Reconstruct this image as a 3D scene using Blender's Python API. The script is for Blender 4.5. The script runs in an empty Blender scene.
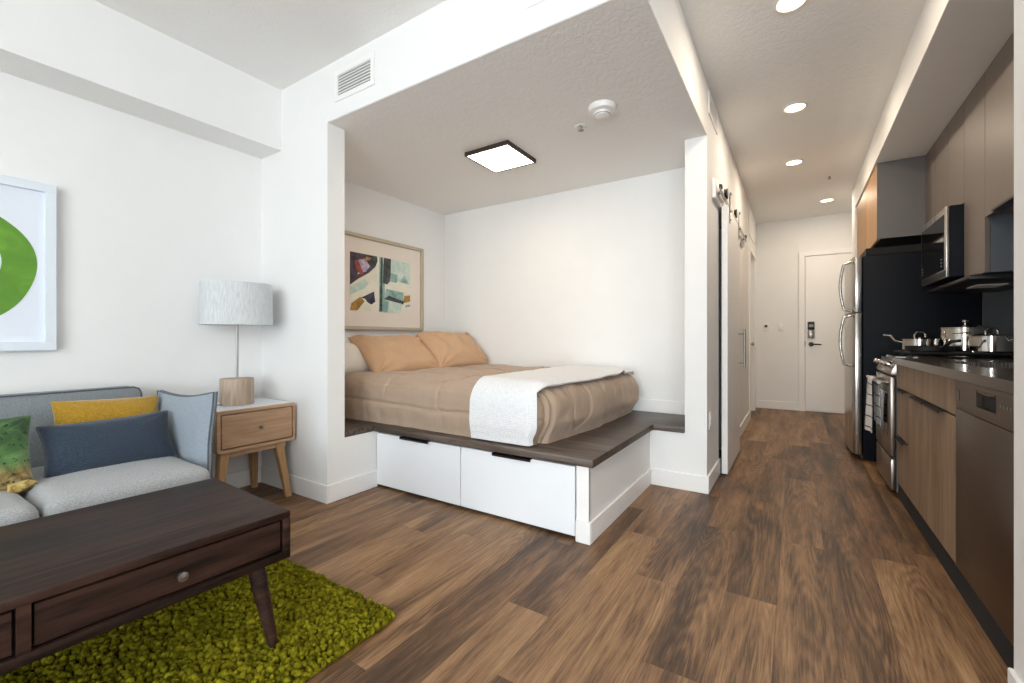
import bpy, bmesh, math, random
import numpy as np
from mathutils import Vector, Matrix, noise
random.seed(7)
C = bpy.context.scene.collection
PI = math.pi
# ------------------------------------------------------------------ materials
def lin(h):
    r = [int(h[i:i+2], 16)/255 for i in (0, 2, 4)]
    return tuple((c/12.92 if c <= .04045 else ((c+.055)/1.055)**2.4) for c in r) + (1,)

class NT:
    def __init__(s, name):
        s.m = bpy.data.materials.new(name); s.m.use_nodes = True
        s.t = s.m.node_tree; s.n = s.t.nodes; s.l = s.t.links
        s.b = s.n['Principled BSDF']
    def add(s, typ, ins=None, **kw):
        nd = s.n.new(typ)
        for k, v in kw.items(): setattr(nd, k, v)
        for k, v in (ins or {}).items(): s.set(nd, k, v)
        return nd
    def set(s, nd, k, v):
        sock = nd.inputs[k]
        if isinstance(v, bpy.types.NodeSocket): s.l.new(v, sock)
        elif isinstance(v, bpy.types.Node): s.l.new(v.outputs[0], sock)
        else: sock.default_value = v
    def math(s, op, a, b=0., c=None):
        nd = s.add('ShaderNodeMath', {0: a, 1: b}, operation=op)
        if c is not None: s.set(nd, 2, c)
        return nd.outputs[0]
    def coord(s): return s.add('ShaderNodeTexCoord').outputs['Object']
    def mapping(s, scale, loc=(0, 0, 0), rot=(0, 0, 0), vec=None):
        return s.add('ShaderNodeMapping', {'Vector': vec if vec is not None else s.coord(), 'Scale': scale, 'Location': loc, 'Rotation': rot}).outputs[0]
    def noise(s, vec, scale=5, detail=3, rough=.5, dist=0):
        return s.add('ShaderNodeTexNoise', {'Vector': vec, 'Scale': scale, 'Detail': detail, 'Roughness': rough, 'Distortion': dist}).outputs[0]
    def ramp(s, fac, stops):
        nd = s.add('ShaderNodeValToRGB', {'Fac': fac}); e = nd.color_ramp.elements
        while len(e) < len(stops): e.new(.5)
        for el, (p, c) in zip(e, stops): el.position = p; el.color = lin(c) if isinstance(c, str) else c
        return nd.outputs[0]
    def mix(s, fac, a, b, mode='MIX'):
        nd = s.add('ShaderNodeMix', data_type='RGBA', blend_type=mode)
        for k, v in ((0, fac), (6, a), (7, b)):
            if isinstance(v, bpy.types.NodeSocket): s.l.new(v, nd.inputs[k])
            else: nd.inputs[k].default_value = v
        return nd.outputs[2]
    def bump(s, h, strength=.2, dist=.01):
        nd = s.add('ShaderNodeBump', {'Height': h, 'Strength': strength, 'Distance': dist})
        s.l.new(nd.outputs[0], s.b.inputs['Normal'])
    def out(s, col=None, rough=None, metal=None, spec=None):
        for k, v in (('Base Color', col), ('Roughness', rough), ('Metallic', metal), ('Specular IOR Level', spec)):
            if v is not None: s.set(s.b, k, v)
        return s.m

def plain(name, col, rough=.5, metal=0., spec=.5, var=.04, nscale=6, bump=0, bscale=60, bdist=.002):
    t = NT(name); c = t.coord()
    f = t.noise(c, nscale, 3)
    a = lin(col)
    d = tuple(max(0, v*(1-var)) for v in a[:3]) + (1,); e = tuple(min(1, v*(1+var)) for v in a[:3]) + (1,)
    t.out(t.ramp(f, [(.3, d), (.7, e)]), rough, metal, spec)
    if bump: t.bump(t.noise(c, bscale, 2), bump, bdist)
    return t.m

def wood(name, stops, axis=1, scale=1., rough=.45, spec=.4, rings=0.):
    t = NT(name); sc = [22*scale]*3; sc[axis] = 1.6*scale
    v = t.mapping(sc)
    sc2 = [5*scale]*3; sc2[axis] = .5*scale
    f1 = t.noise(v, 1.6, 7, .62, .4)
    f2 = t.noise(t.mapping(sc2), 1.3, 2, .5, .6)
    ring = t.math('SINE', t.math('MULTIPLY', f2, 60.))
    f = t.math('ADD', t.math('MULTIPLY', f1, .75), t.math('ADD', t.math('MULTIPLY', f2, .3), t.math('MULTIPLY', ring, rings)))
    t.out(t.ramp(f, stops), rough, 0, spec)
    t.bump(f1, .08, .003)
    return t.m

def fabric(name, c1, c2, scale=300, rough=.95, bump=.3, big=None, sheen=.2):
    t = NT(name); c = t.coord()
    f = t.noise(c, scale, 2, .6)
    col = t.ramp(f, [(.35, c1), (.65, c2)])
    if big: col = t.mix(t.math('MULTIPLY', t.noise(c, 6, 2), .5), col, lin(big))
    t.out(col, rough, 0, .2)
    t.set(t.b, 'Sheen Weight', sheen)
    w1 = t.add('ShaderNodeTexWave', {'Vector': c, 'Scale': scale*.55}, bands_direction='Y').outputs[1]
    w2 = t.add('ShaderNodeTexWave', {'Vector': c, 'Scale': scale*.55}, bands_direction='Z').outputs[1]
    t.bump(t.math('ADD', t.math('ADD', w1, w2), f), bump, .001)
    return t.m

def steel(name, col='b8b6b2', rough=.28, axis=2, aniso=.0):
    t = NT(name); sc = [300, 300, 300]; sc[axis] = 3
    f = t.noise(t.mapping(sc), 1, 2)
    t.out(lin(col), t.math('ADD', rough-.06, t.math('MULTIPLY', f, .12)), 1.)
    return t.m

def emit(name, col, strength):
    t = NT(name); t.out(lin(col), .5)
    t.set(t.b, 'Emission Color', lin(col)); t.set(t.b, 'Emission Strength', strength)
    return t.m

M = {}
M['wall'] = plain('wall_paint', 'ebebea', .75, spec=.25, var=.008, bump=.05, bscale=240, bdist=.001)
M['trim'] = plain('trim_paint', 'efeeec', .45, var=.008)
def ceiling_mat(name, col):
    t = NT(name); c = t.coord()
    f = t.noise(c, 26, 3, .55, 1.2)
    k = t.ramp(f, [(.42, (0, 0, 0, 1)), (.56, (1, 1, 1, 1))])
    t.out(lin(col), .85, 0, .2)
    t.bump(t.math('ADD', t.math('MULTIPLY', k, .8), t.math('MULTIPLY', t.noise(c, 90, 2), .4)), .2, .005)
    return t.m
M['ceil'] = ceiling_mat('ceiling_texture', 'eeedeb')

def floor_mat():
    t = NT('vinyl_plank_floor'); c = t.coord()
    s = t.add('ShaderNodeSeparateXYZ', {0: c}); X, Y = s.outputs[0], s.outputs[1]
    W, L = .178, 1.22
    u = t.math('DIVIDE', t.math('ADD', X, 10.03), W); col = t.math('FLOOR', u); fu = t.math('FRACT', u)
    rc = t.add('ShaderNodeTexWhiteNoise', {'W': col}, noise_dimensions='1D').outputs[0]
    v = t.math('ADD', t.math('DIVIDE', t.math('ADD', Y, 20.), L), t.math('MULTIPLY', rc, 7.31))
    row = t.math('FLOOR', v); fv = t.math('FRACT', v)
    cb = t.add('ShaderNodeCombineXYZ', {0: col, 1: row, 2: 3.})
    wn = t.add('ShaderNodeTexWhiteNoise', {'Vector': cb.outputs[0]}, noise_dimensions='3D')
    rid = wn.outputs[0]
    off = t.add('ShaderNodeVectorMath', {0: wn.outputs[1], 1: (37., 53., 11.)}, operation='MULTIPLY').outputs[0]
    p = t.add('ShaderNodeVectorMath', {0: c, 1: off}, operation='ADD').outputs[0]
    fine = t.noise(t.mapping((130, 5.0, 1), vec=p), 1.4, 6, .72, .25)
    mid = t.noise(t.mapping((16, 1.0, 1), vec=p), 1., 5, .62, .8)
    field = t.noise(t.mapping((6.5, .62, 1), vec=p), 1., 1.2, .4, .3)
    ring = t.math('SINE', t.math('ADD', t.math('MULTIPLY', field, 165.), t.math('MULTIPLY', mid, 5.)))
    blotch = t.noise(t.mapping((8, 1.3, 1), vec=p), 1., 3, .55, .6)
    show = t.math('MULTIPLY', t.ramp(t.noise(t.mapping((3, .5, 1), vec=p), 1., 1), [(.38, (0, 0, 0, 1)), (.6, (1, 1, 1, 1))]), .05)
    f = t.math('ADD', t.math('MULTIPLY', fine, .55), t.math('MULTIPLY', mid, .40))
    f = t.math('ADD', f, t.math('MULTIPLY', ring, show))
    f = t.math('ADD', f, t.math('MULTIPLY', t.math('SUBTRACT', blotch, .5), .62))
    f = t.math('ADD', f, t.math('MULTIPLY', t.math('SUBTRACT', rid, .5), .17))
    f = t.math('ADD', f, .045)
    pores = t.ramp(t.noise(t.mapping((330, 11, 1), vec=p), 1., 3, .6), [(.40, (1, 1, 1, 1)), (.50, (0, 0, 0, 1))])
    f = t.math('SUBTRACT', f, t.math('MULTIPLY', pores, .07))
    base = t.ramp(f, [(.27, '2e2016'), (.40, '543c28'), (.52, '79593d'), (.66, '957351'), (.86, 'b4936e')])
    eu = t.math('MINIMUM', fu, t.math('SUBTRACT', 1., fu))
    ev = t.math('MULTIPLY', t.math('MINIMUM', fv, t.math('SUBTRACT', 1., fv)), L/W)
    e = t.math('MINIMUM', eu, ev)
    seam = t.math('SUBTRACT', 1., t.math('MULTIPLY', e, 90.)); seam = t.math('MAXIMUM', seam, 0.)
    t.out(t.mix(t.math('MULTIPLY', seam, .55), base, lin('2c2018')), t.math('ADD', .36, t.math('MULTIPLY', fine, .2)), 0, .42)
    t.bump(t.math('SUBTRACT', t.math('MULTIPLY', fine, .5), seam), .12, .002)
    return t.m
M['floor'] = floor_mat()
M['bench'] = wood('bench_laminate', [(.25, '211b18'), (.42, '3c332d'), (.58, '584c44'), (.8, '776b61')], 0, 1.1, .4, .4)
M['bench_y'] = wood('bench_laminate_cross', [(.25, '3d342e'), (.45, '63564c'), (.6, '857565'), (.8, 'a08e7d')], 1, 1.1, .4, .4)
M['walnut'] = wood('dark_walnut', [(.30, '0b0604'), (.43, '180e0a'), (.53, '2f1d16'), (.72, '473128')], 1, 1.0, .5, .22)
M['oak'] = wood('oiled_oak', [(.25, '8f6f54'), (.45, 'aa8869'), (.6, 'bb987a'), (.85, 'cbab8d')], 1, 1.3, .5, .35)
M['oak_leg'] = wood('oiled_oak_leg', [(.25, '8a6845'), (.45, 'a8825a'), (.6, 'ba9268'), (.85, 'c9a57c')], 2, 1.3, .5, .35)
M['lampwood'] = wood('limed_wood', [(.2, '8f7a68'), (.45, 'ab9684'), (.6, 'bda996'), (.85, 'cfbeac')], 2, 1.6, .6, .3, .05)
M['cab'] = wood('taupe_laminate', [(.25, '64503f'), (.45, '7e6753'), (.6, '907862'), (.85, 'a48d77')], 2, 1.2, .5, .35)
M['cabtop'] = wood('taupe_laminate_flat', [(.25, '64503f'), (.45, '7e6753'), (.6, '907862'), (.85, 'a48d77')], 2, 1.2, .5, .35)
M['oakdoor'] = wood('honey_oak_laminate', [(.25, '8f6a42'), (.45, 'a57d52'), (.6, 'b18a60'), (.85, 'c29b72')], 2, 1.0, .5, .35)
M['upper'] = plain('greige_laminate', '70665f', .42, spec=.45, var=.03, nscale=12)
M['greypanel'] = plain('grey_cabinet_side', '6e6c6c', .55, var=.03)
M['bluepanel'] = plain('slate_cabinet_inside', '5a626c', .55, var=.03)
M['counter'] = plain('brown_quartz', '40362f', .16, spec=.4, var=.12, nscale=120)
M['steel'] = steel('brushed_steel', 'bdbbb7', .27)
M['steel_h'] = steel('brushed_steel_horizontal', 'a9a19a', .3, 1)
M['dwsteel'] = steel('dishwasher_steel', '6b5d52', .36, 1)
M['chrome'] = plain('polished_steel', 'd4d0ca', .1, 1., var=.01)
M['nickel'] = plain('satin_nickel', '94938f', .3, 1., var=.01)
M['black'] = plain('black_metal', '14151a', .4, var=.1)
M['blackgloss'] = plain('black_glass', '0b0c10', .06, spec=.6, var=.05)
M['fridgeside'] = plain('dark_fridge_side', '0d131c', .55, spec=.18, var=.05, bump=.1, bscale=500, bdist=.0005)
M['iron'] = plain('cast_iron', '101113', .6, var=.1)
M['gunmetal'] = plain('grey_hood_metal', '2c2c2e', .4, .5, var=.05)
M['drawer'] = plain('white_thermofoil', 'eceff3', .4, var=.006)
M['dark'] = plain('shadow_gap_black', '18181a', .8, var=.05)
M['white_plastic'] = plain('white_plastic', 'ecebe8', .35, var=.01)
M['grey_plastic'] = plain('grey_plastic', '8a8c8c', .4, var=.02)
M['comf'] = fabric('tan_comforter_cotton', 'a8927f', 'b7a18d', 220, .85, .12, '9f8874', .15)
M['tanpil'] = fabric('tan_pillowcase', 'c09c7c', 'cda988', 260, .85, .1, 'b99675', .15)
M['cream'] = fabric('cream_pillowcase', 'dcd6cc', 'e6e1d8', 260, .85, .1)
def waffle():
    t = NT('white_waffle_throw'); c = t.coord()
    t.out(t.ramp(t.noise(c, 90, 2), [(.3, 'e1e3e6'), (.7, 'efeff0')]), .95, 0, .15)
    a = t.add('ShaderNodeTexWave', {'Vector': c, 'Scale': 32.}, bands_direction='X').outputs[1]
    b = t.add('ShaderNodeTexWave', {'Vector': c, 'Scale': 32.}, bands_direction='Z').outputs[1]
    d = t.add('ShaderNodeTexWave', {'Vector': c, 'Scale': 32.}, bands_direction='Y').outputs[1]
    t.bump(t.math('ADD', a, t.math('ADD', b, d)), .5, .003)
    return t.m
M['throw'] = waffle()
M['sofa'] = fabric('light_grey_tweed', '8f9192', 'b9babb', 240, .95, .4, 'a3a6a8')
M['sofaback'] = fabric('grey_tweed', '757b80', '9aa0a5', 240, .95, .4, '858b90')
M['sofaarm'] = fabric('pale_blue_grey_tweed', '808b96', 'a1abb5', 240, .95, .4, '8e99a4')
M['piping'] = fabric('charcoal_piping', '4a4f55', '656b72', 300, .95, .3)
M['bluepil'] = fabric('slate_blue_weave', '262f3b', '3c4857', 260, .95, .4, '313c4a')
M['yellow'] = fabric('mustard_velvet', '98741a', 'b48d2c', 120, .8, .1, 'a07a1c', .4)
def greenpil():
    t = NT('mossy_green_print'); c = t.coord()
    f = t.noise(c, 9, 4, .6, .8)
    col = t.ramp(f, [(.3, '1d361b'), (.48, '375c2d'), (.62, '52783f'), (.8, '759356')])
    s = t.add('ShaderNodeSeparateXYZ', {0: c}).outputs[1]
    low = t.math('ADD', t.math('MULTIPLY', s, -7.), t.math('SUBTRACT', t.noise(c, 8, 3), .95))
    low = t.ramp(low, [(.0, (0, 0, 0, 1)), (.35, (1, 1, 1, 1))])
    gold = t.ramp(t.noise(c, 28, 3, .6, .5), [(.3, '53402a'), (.5, '85703f'), (.7, 'b3a273')])
    col = t.mix(low, col, gold)
    sp = t.ramp(t.noise(c, 60, 2, .5), [(.34, (1, 1, 1, 1)), (.41, (0, 0, 0, 1))])
    col = t.mix(t.math('MULTIPLY', sp, .9), col, lin('16240f'))
    t.out(col, .75, 0, .3); t.set(t.b, 'Sheen Weight', .3)
    return t.m
M['green'] = greenpil()
M['gold'] = fabric('old_gold_cloth', '8c7336', 'c4ad6c', 60, .7, .2)
def rugmat():
    t = NT('olive_green_wool'); c = t.coord()
    f = t.noise(c, 45, 2, .6); g = t.noise(c, 3, 2)
    col = t.ramp(f, [(.3, '3e3b07'), (.5, '69630f'), (.7, '8d861f')])
    col = t.mix(t.math('MULTIPLY', g, .35), col, lin('545410'))
    t.out(col, .95, 0, .05)
    t.bump(t.noise(c, 240, 2), .5, .003)
    return t.m
M['rug'] = rugmat()
def shade_mat():
    t = NT('pale_linen_shade'); v = t.mapping((160, 160, 12))
    f = t.noise(v, 1.5, 3, .6)
    t.out(t.ramp(f, [(.3, 'bfc3c6'), (.7, 'dfe1e2')]), .95, 0, .1)
    t.bump(f, .2, .002)
    return t.m
M['linen'] = shade_mat()
M['tabletop_white'] = plain('white_table_top', 'e6e9ee', .35, var=.01)
M['frame_white'] = plain('white_frame', 'dfe7ef', .4, var=.01)
M['mat_white'] = plain('white_mat_board', 'e2e8f2', .8, var=.01)
M['frame_gold'] = plain('champagne_frame', 'b9ad97', .4, .25, var=.04)
M['mat_cream'] = plain('cream_mat_board', 'e6dcd2', .85, var=.01)
def ringmat():
    t = NT('green_ring_paint'); c = t.coord()
    t.out(t.ramp(t.noise(c, 7, 4, .6, 1.), [(.3, '5b8a34'), (.55, '649636'), (.75, '78aa3c')]), .6, 0, .3)
    return t.m
M['ring'] = ringmat()
def artcol(n, a, b, sc=14):
    t = NT(n); t.out(t.ramp(t.noise(t.coord(), sc, 4, .6, .6), [(.35, a), (.65, b)]), .7, 0, .3); return t.m
ART = [artcol('print_paper', 'e9e4d6', 'dcdccb'), artcol('print_plum', '3b3040', '584a52'), artcol('print_teal', '6f9793', 'a5c2ba'),
       artcol('print_charcoal', '343739', '5b6264'), artcol('print_ochre', '8b6a35', 'b48d4c'), artcol('print_pale_teal', 'b3ccc4', 'd3ddd2'),
       artcol('print_red', '8c4138', 'b0604a', 30), artcol('print_lilac', '8d84a6', 'c9c0cf', 24), artcol('print_navy', '2f3344', '4a4d5c')]
M['glass'] = None
t = NT('window_glass'); g_ = t.add('ShaderNodeBsdfGlossy', {'Roughness': 0.}); tr_ = t.add('ShaderNodeBsdfTransparent', {'Color': (.96, .98, .97, 1)})
mx_ = t.add('ShaderNodeMixShader', {0: .06, 1: tr_, 2: g_}); t.l.new(mx_.outputs[0], t.n['Material Output'].inputs['Surface']); M['glass'] = t.m
M['lens'] = emit('downlight_lens', 'ffe3bd', 14.)
M['panel_lens'] = emit('ceiling_panel_lens', 'fff0da', 7.)
M['bronze'] = plain('bronze_frame', '4a4139', .4, .5, var=.05)
def towelmat():
    t = NT('striped_tea_towel'); c = t.coord(); s = t.add('ShaderNodeSeparateXYZ', {0: c})
    a = t.math('FRACT', t.math('MULTIPLY', s.outputs[2], 13.)); b = t.math('FRACT', t.math('MULTIPLY', s.outputs[1], 11.))
    m = t.math('MAXIMUM', t.math('LESS_THAN', a, .1), t.math('LESS_THAN', b, .1))
    t.out(t.mix(m, lin('dddcda'), lin('34394a')), .95, 0, .1)
    return t.m
M['towel'] = towelmat()

# ------------------------------------------------------------------ mesh builder
class MB:
    def __init__(s): s.bm = bmesh.new()
    def merge(s, b2, mi=0, mat=None):
        if mat is not None: bmesh.ops.transform(b2, matrix=mat, verts=b2.verts[:])
        vm = {}
        for v in b2.verts: vm[v] = s.bm.verts.new(v.co)
        for f in b2.faces:
            try:
                g = s.bm.faces.new([vm[v] for v in f.verts]); g.material_index = mi
            except ValueError: pass
        b2.free(); return s
    def box(s, x0, x1, y0, y1, z0, z1, bev=0., seg=2, mi=0, mat=None):
        b = bmesh.new(); bmesh.ops.create_cube(b, size=1)
        for v in b.verts: v.co = Vector(((x0+x1)/2+v.co.x*(x1-x0), (y0+y1)/2+v.co.y*(y1-y0), (z0+z1)/2+v.co.z*(z1-z0)))
        if bev: bmesh.ops.bevel(b, geom=b.edges[:], offset=bev, segments=seg, profile=.5, affect='EDGES')
        return s.merge(b, mi, mat)
    def loft(s, rings, mi=0, cap=True, closed=True):
        vs = [[s.bm.verts.new(p) for p in r] for r in rings]; n = len(vs[0])
        for a, b in zip(vs, vs[1:]):
            for i in range(n if closed else n-1):
                j = (i+1) % n
                f = s.bm.faces.new((a[i], a[j], b[j], b[i])); f.material_index = mi
        if cap:
            for r, fl in ((vs[0], True), (vs[-1], False)):
                try:
                    f = s.bm.faces.new(r[::-1] if fl else r); f.material_index = mi
                except ValueError: pass
        return s
    def lathe(s, prof, c=(0, 0, 0), n=32, axis='Z', mi=0, cap=True):
        rings = []
        for r, h in prof:
            ring = []
            for i in range(n):
                a = 2*PI*i/n; x, y = r*math.cos(a), r*math.sin(a)
                p = {'Z': (x, y, h), 'X': (h, x, y), 'Y': (x, h, -y)}[axis]
                ring.append(Vector(c)+Vector(p))
            rings.append(ring)
        return s.loft(rings, mi, cap)
    def tube(s, pts, r, n=10, mi=0):
        pts = [Vector(p) for p in pts]; rings = []; up = Vector((0, 0, 1))
        for i, p in enumerate(pts):
            d = (pts[min(i+1, len(pts)-1)]-pts[max(i-1, 0)]).normalized()
            if abs(d.dot(up)) > .95: up = Vector((1, 0, 0)) if abs(d.x) < .9 else Vector((0, 1, 0))
            a = d.cross(up).normalized(); b = d.cross(a).normalized(); up = -b if b.dot(up) < 0 else b
            rr = r[i] if isinstance(r, (list, tuple)) else r
            a = d.cross(up).normalized(); b = d.cross(a).normalized()
            rings.append([p+a*rr*math.cos(2*PI*k/n)+b*rr*math.sin(2*PI*k/n) for k in range(n)])
        return s.loft(rings, mi)
    def prism(s, poly, axis, a, b, mi=0, bev=0.):
        def P(u, v, w): return {'X': (w, u, v), 'Y': (u, w, v), 'Z': (u, v, w)}[axis]
        b2 = bmesh.new()
        va = [b2.verts.new(P(u, v, a)) for u, v in poly]; vb = [b2.verts.new(P(u, v, b)) for u, v in poly]
        n = len(poly); b2.faces.new(va[::-1]); b2.faces.new(vb)
        for i in range(n): b2.faces.new((va[i], va[(i+1) % n], vb[(i+1) % n], vb[i]))
        bmesh.ops.recalc_face_normals(b2, faces=b2.faces[:])
        if bev: bmesh.ops.bevel(b2, geom=b2.edges[:], offset=bev, segments=2, profile=.5, affect='EDGES')
        return s.merge(b2, mi)
    def sphere(s, c, r, n=16, mi=0, sc=(1, 1, 1)):
        b = bmesh.new(); bmesh.ops.create_uvsphere(b, u_segments=n, v_segments=max(6, n//2), radius=r)
        for v in b.verts: v.co = Vector((c[0]+v.co.x*sc[0], c[1]+v.co.y*sc[1], c[2]+v.co.z*sc[2]))
        return s.merge(b, mi)
    def xf(s, m): bmesh.ops.transform(s.bm, matrix=m, verts=s.bm.verts[:]); return s

def wpos(o):
    p = Vector((0, 0, 0))
    while o is not None: p += o.location; o = o.parent
    return p

def build(name, mb, mat, parent=None, loc=None, smooth=35, recalc=True, local=False):
    """verts are given in world space (or in the parent's frame with local=True)"""
    bm = mb.bm
    if recalc: bmesh.ops.recalc_face_normals(bm, faces=bm.faces[:])
    org = Vector(loc) if loc is not None else Vector((0, 0, 0))
    base = wpos(parent) if (parent is not None and not local) else Vector((0, 0, 0))
    if local: base = Vector((0, 0, 0))
    bmesh.ops.translate(bm, vec=-(base+org) if parent is None else -base, verts=bm.verts[:])
    me = bpy.data.meshes.new(name); bm.to_mesh(me); bm.free()
    for m in (mat if isinstance(mat, (list, tuple)) else [mat]): me.materials.append(m)
    if smooth:
        me.polygons.foreach_set('use_smooth', [True]*len(me.polygons))
        me.set_sharp_from_angle(angle=math.radians(smooth))
    o = bpy.data.objects.new(name, me); C.objects.link(o)
    if parent is not None: o.parent = parent
    elif loc is not None: o.location = loc
    return o

def tag(o, label, cat, group=None, kind=None):
    o['label'] = label; o['category'] = cat
    if group: o['group'] = group
    if kind: o['kind'] = kind
    return o
def thing(name, label, cat, loc=(0, 0, 0), rz=0, group=None):
    o = bpy.data.objects.new(name, None); C.objects.link(o); o.empty_display_size = .1
    o.location = loc; o.rotation_euler = (0, 0, rz)
    return tag(o, label, cat, group)
def struct(name, mb, mat, label, cat, **kw):
    o = build(name, mb, mat, **kw); return tag(o, label, cat, kind='structure')
def copy_thing(o, delta):
    r = o.copy(); C.objects.link(r); r.location = o.location+Vector(delta)
    for ch in o.children:
        c = ch.copy(); C.objects.link(c); c.parent = r
        for g in ch.children:
            d = g.copy(); C.objects.link(d); d.parent = c
    return r

# ------------------------------------------------------------------ room shell
XL, YV, XH, YP, YB = -3.26, 1.70, -.50, 3.184, 3.685
CZ, HZ, XR, YE, YW, XW = 2.76, 2.40, 1.20, 7.55, -2.7, 2.6
struct('floor', MB().box(-3.5, 2.8, YW-.15, YE+.15, -.08, 0), M['floor'], 'brown wood-look vinyl plank floor through the room', 'floor', smooth=0)
struct('ceiling', MB().box(-3.5, 2.8, YW-.15, YE+.15, CZ, CZ+.1), M['ceil'], 'white textured ceiling over room and hallway', 'ceiling', smooth=0)
struct('wall_left', MB().box(XL-.12, XL, YW, YB, 0, CZ), M['wall'], 'long white wall behind sofa and bed pillows', 'wall', smooth=0)
b = MB().box(XL, -3.0, YW, YV, 2.346, CZ); b.box(XL, -3.001, YW, YV-.001, 2.342, 2.346, mi=1)
struct('beam', b, [M['wall'], M['ceil']], 'boxed white beam along the top of the wall above the sofa', 'beam', smooth=0)
b = MB().box(XL, -2.48, YV, 1.825, 0, CZ); b.box(-2.48, XH, YV, 1.825, HZ+.004, CZ); b.box(-2.62, -2.48, 1.825, 2.092, 0, .39)
struct('wall_front', b, M['wall'], 'white wall with square vent framing the bed alcove opening', 'wall', smooth=0)
b = MB().box(XL, XH-.002, 1.827, YB, HZ, HZ+.05); b.box(-2.479, XH-.002, YV+.002, 1.828, HZ, HZ+.003)
struct('ceiling_alcove', b, M['ceil'], 'lowered textured ceiling over the bed alcove', 'ceiling', smooth=0)
struct('wall_alcove', MB().box(XL-.12, XH-.14, YB, YB+.12, 0, CZ), M['wall'], 'white back wall of the bed alcove', 'wall', smooth=0)
b = MB().box(XH-.14, XH, YP, 3.72, 0, CZ); b.box(XH-.14, XH, 1.825, YP, HZ+.004, CZ); b.box(-.88, XH-.14, YP, 3.30, 0, .39)
b.box(XH-.14, XH, 3.72, 4.50, 2.06, CZ); b.box(XH-.14, XH, 4.50, 6.42, 0, CZ); b.box(XH-.14, XH, 6.42, 7.2, 2.19, CZ); b.box(XH-.14, XH, 7.2, YE, 0, CZ)
struct('wall_hall', b, M['wall'], 'white wall along the left side of the hallway', 'wall', smooth=0)
b = MB().box(-1.5, -1.42, 3.80, 4.6, 0, CZ); b.box(-1.42, XH-.14, 4.52, 4.6, 0, CZ)
struct('wall_closet', b, M['wall'], 'closet walls behind the sliding door', 'wall', smooth=0)
struct('wall_leak_stop', MB().box(-.78, -.68, 6.2, 7.55, 0, CZ), M['wall'], 'wall added behind the recessed side door to keep daylight out', 'wall', smooth=0)  # added wall, stops sky light leaking in around the side door
struct('wall_end', MB().box(XH-.14, 1.4, YE, YE+.1, 0, CZ), M['wall'], 'white wall at the far end of the hallway with entry door', 'wall', smooth=0)
struct('wall_right', MB().box(XR, XR+.12, 1.79, YE, 0, CZ), M['wall'], 'kitchen wall behind stove and cabinets', 'wall', smooth=0)
struct('backsplash_wall', MB().box(XR-.012, XR-.001, 1.801, 4.72, .9, 1.42), M['bluepanel'], 'grey backsplash behind the stove and counter', 'backsplash', smooth=0)
struct('wall_wing', MB().box(.514, XW, 1.62, 1.80, 0, CZ), M['wall'], 'white wall end beside the dishwasher', 'wall', smooth=0)
b = MB().box(.555, XR, 1.80, 6.5, 2.504, CZ); b.box(.556, XR, 1.80, 6.499, 2.50, 2.504, mi=1)
struct('ceiling_kitchen', b, [M['wall'], M['ceil']], 'lowered textured soffit over the kitchen cabinets', 'ceiling', smooth=0)
struct('wall_fridge', MB().box(.555, XR, 6.16, 6.5, 0, 2.50), M['wall'], 'narrow white wall beyond the refrigerator', 'wall', smooth=0)
# far window wall behind the viewer
wins = [(-1.55, -.35), (-.05, 1.15), (1.40, 2.45)]
struct('wall_dining', MB().box(XW, XW+.12, YW, 1.80, 0, CZ), M['wall'], 'white side wall of the room beyond the wall end', 'wall', smooth=0)
b = MB().box(-3.5, XW+.12, YW-.12, YW, 0, .35); b.box(-3.5, XW+.12, YW-.12, YW, 2.45, CZ)
xs = [-3.5]+[v for w in wins for v in w]+[XW+.12]
for i in range(0, len(xs), 2): b.box(xs[i], xs[i+1], YW-.12, YW, .35, 2.45)
struct('wall_window', b, M['wall'], 'white wall with three large windows opposite the hallway', 'wall', smooth=0)
for i, (a, c) in enumerate(wins):
    b = MB()
    for q in ((a, a+.05, .35, 2.45), (c-.05, c, .35, 2.45), (a+.05, c-.05, .35, .40), (a+.05, c-.05, 2.40, 2.45)):
        b.box(q[0], q[1], YW-.09, YW-.03, q[2], q[3])
    w = struct('window_%d' % (i+1), b, M['trim'], 'white framed window number %s from the sofa side' % ['one', 'two', 'three'][i], 'window', smooth=0)
    g = build('glass_pane', MB().box(a+.05, c-.05, YW-.064, YW-.058, .40, 2.40), M['glass'], w, smooth=0)

def base(name, boxes, label):
    b = MB()
    for q in boxes: b.box(*q, bev=.003, seg=1)
    struct(name, b, M['trim'], label, 'baseboard')
bh, bt = .115, .013
base('baseboard_left', [(XL, XL+bt, YW, YV, 0, bh)], 'white baseboard behind the sofa')
base('baseboard_front', [(XL+bt, -2.48+bt, YV-bt, YV, 0, bh), (-2.48, -2.48+bt, YV, 2.088, 0, bh)], 'white baseboard at the foot of the alcove corner by side table')
base('baseboard_alcove', [(XL+bt, XH-.14, YB-bt, YB, .432, .535)], 'white baseboard above the wooden bench at the bed')
base('baseboard_pier', [(-.866, XH+bt, YP-bt, YP, 0, bh), (XH, XH+bt, YP, 3.72, 0, bh)], 'white baseboard around the narrow pier right of the bed')
base('baseboard_hall', [(XH, XH+bt, 4.50, 6.36, 0, bh)], 'white baseboard beyond the sliding door')
base('baseboard_end', [(XH, .035, YE-bt, YE, 0, bh)], 'white baseboard under the light switch at the hallway end')
base('baseboard_wing', [(.514-bt, .514, 1.62-bt, 1.80, 0, bh), (.514, XW, 1.62-bt, 1.62, 0, bh)], 'white baseboard on the wall end by the dishwasher')

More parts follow.
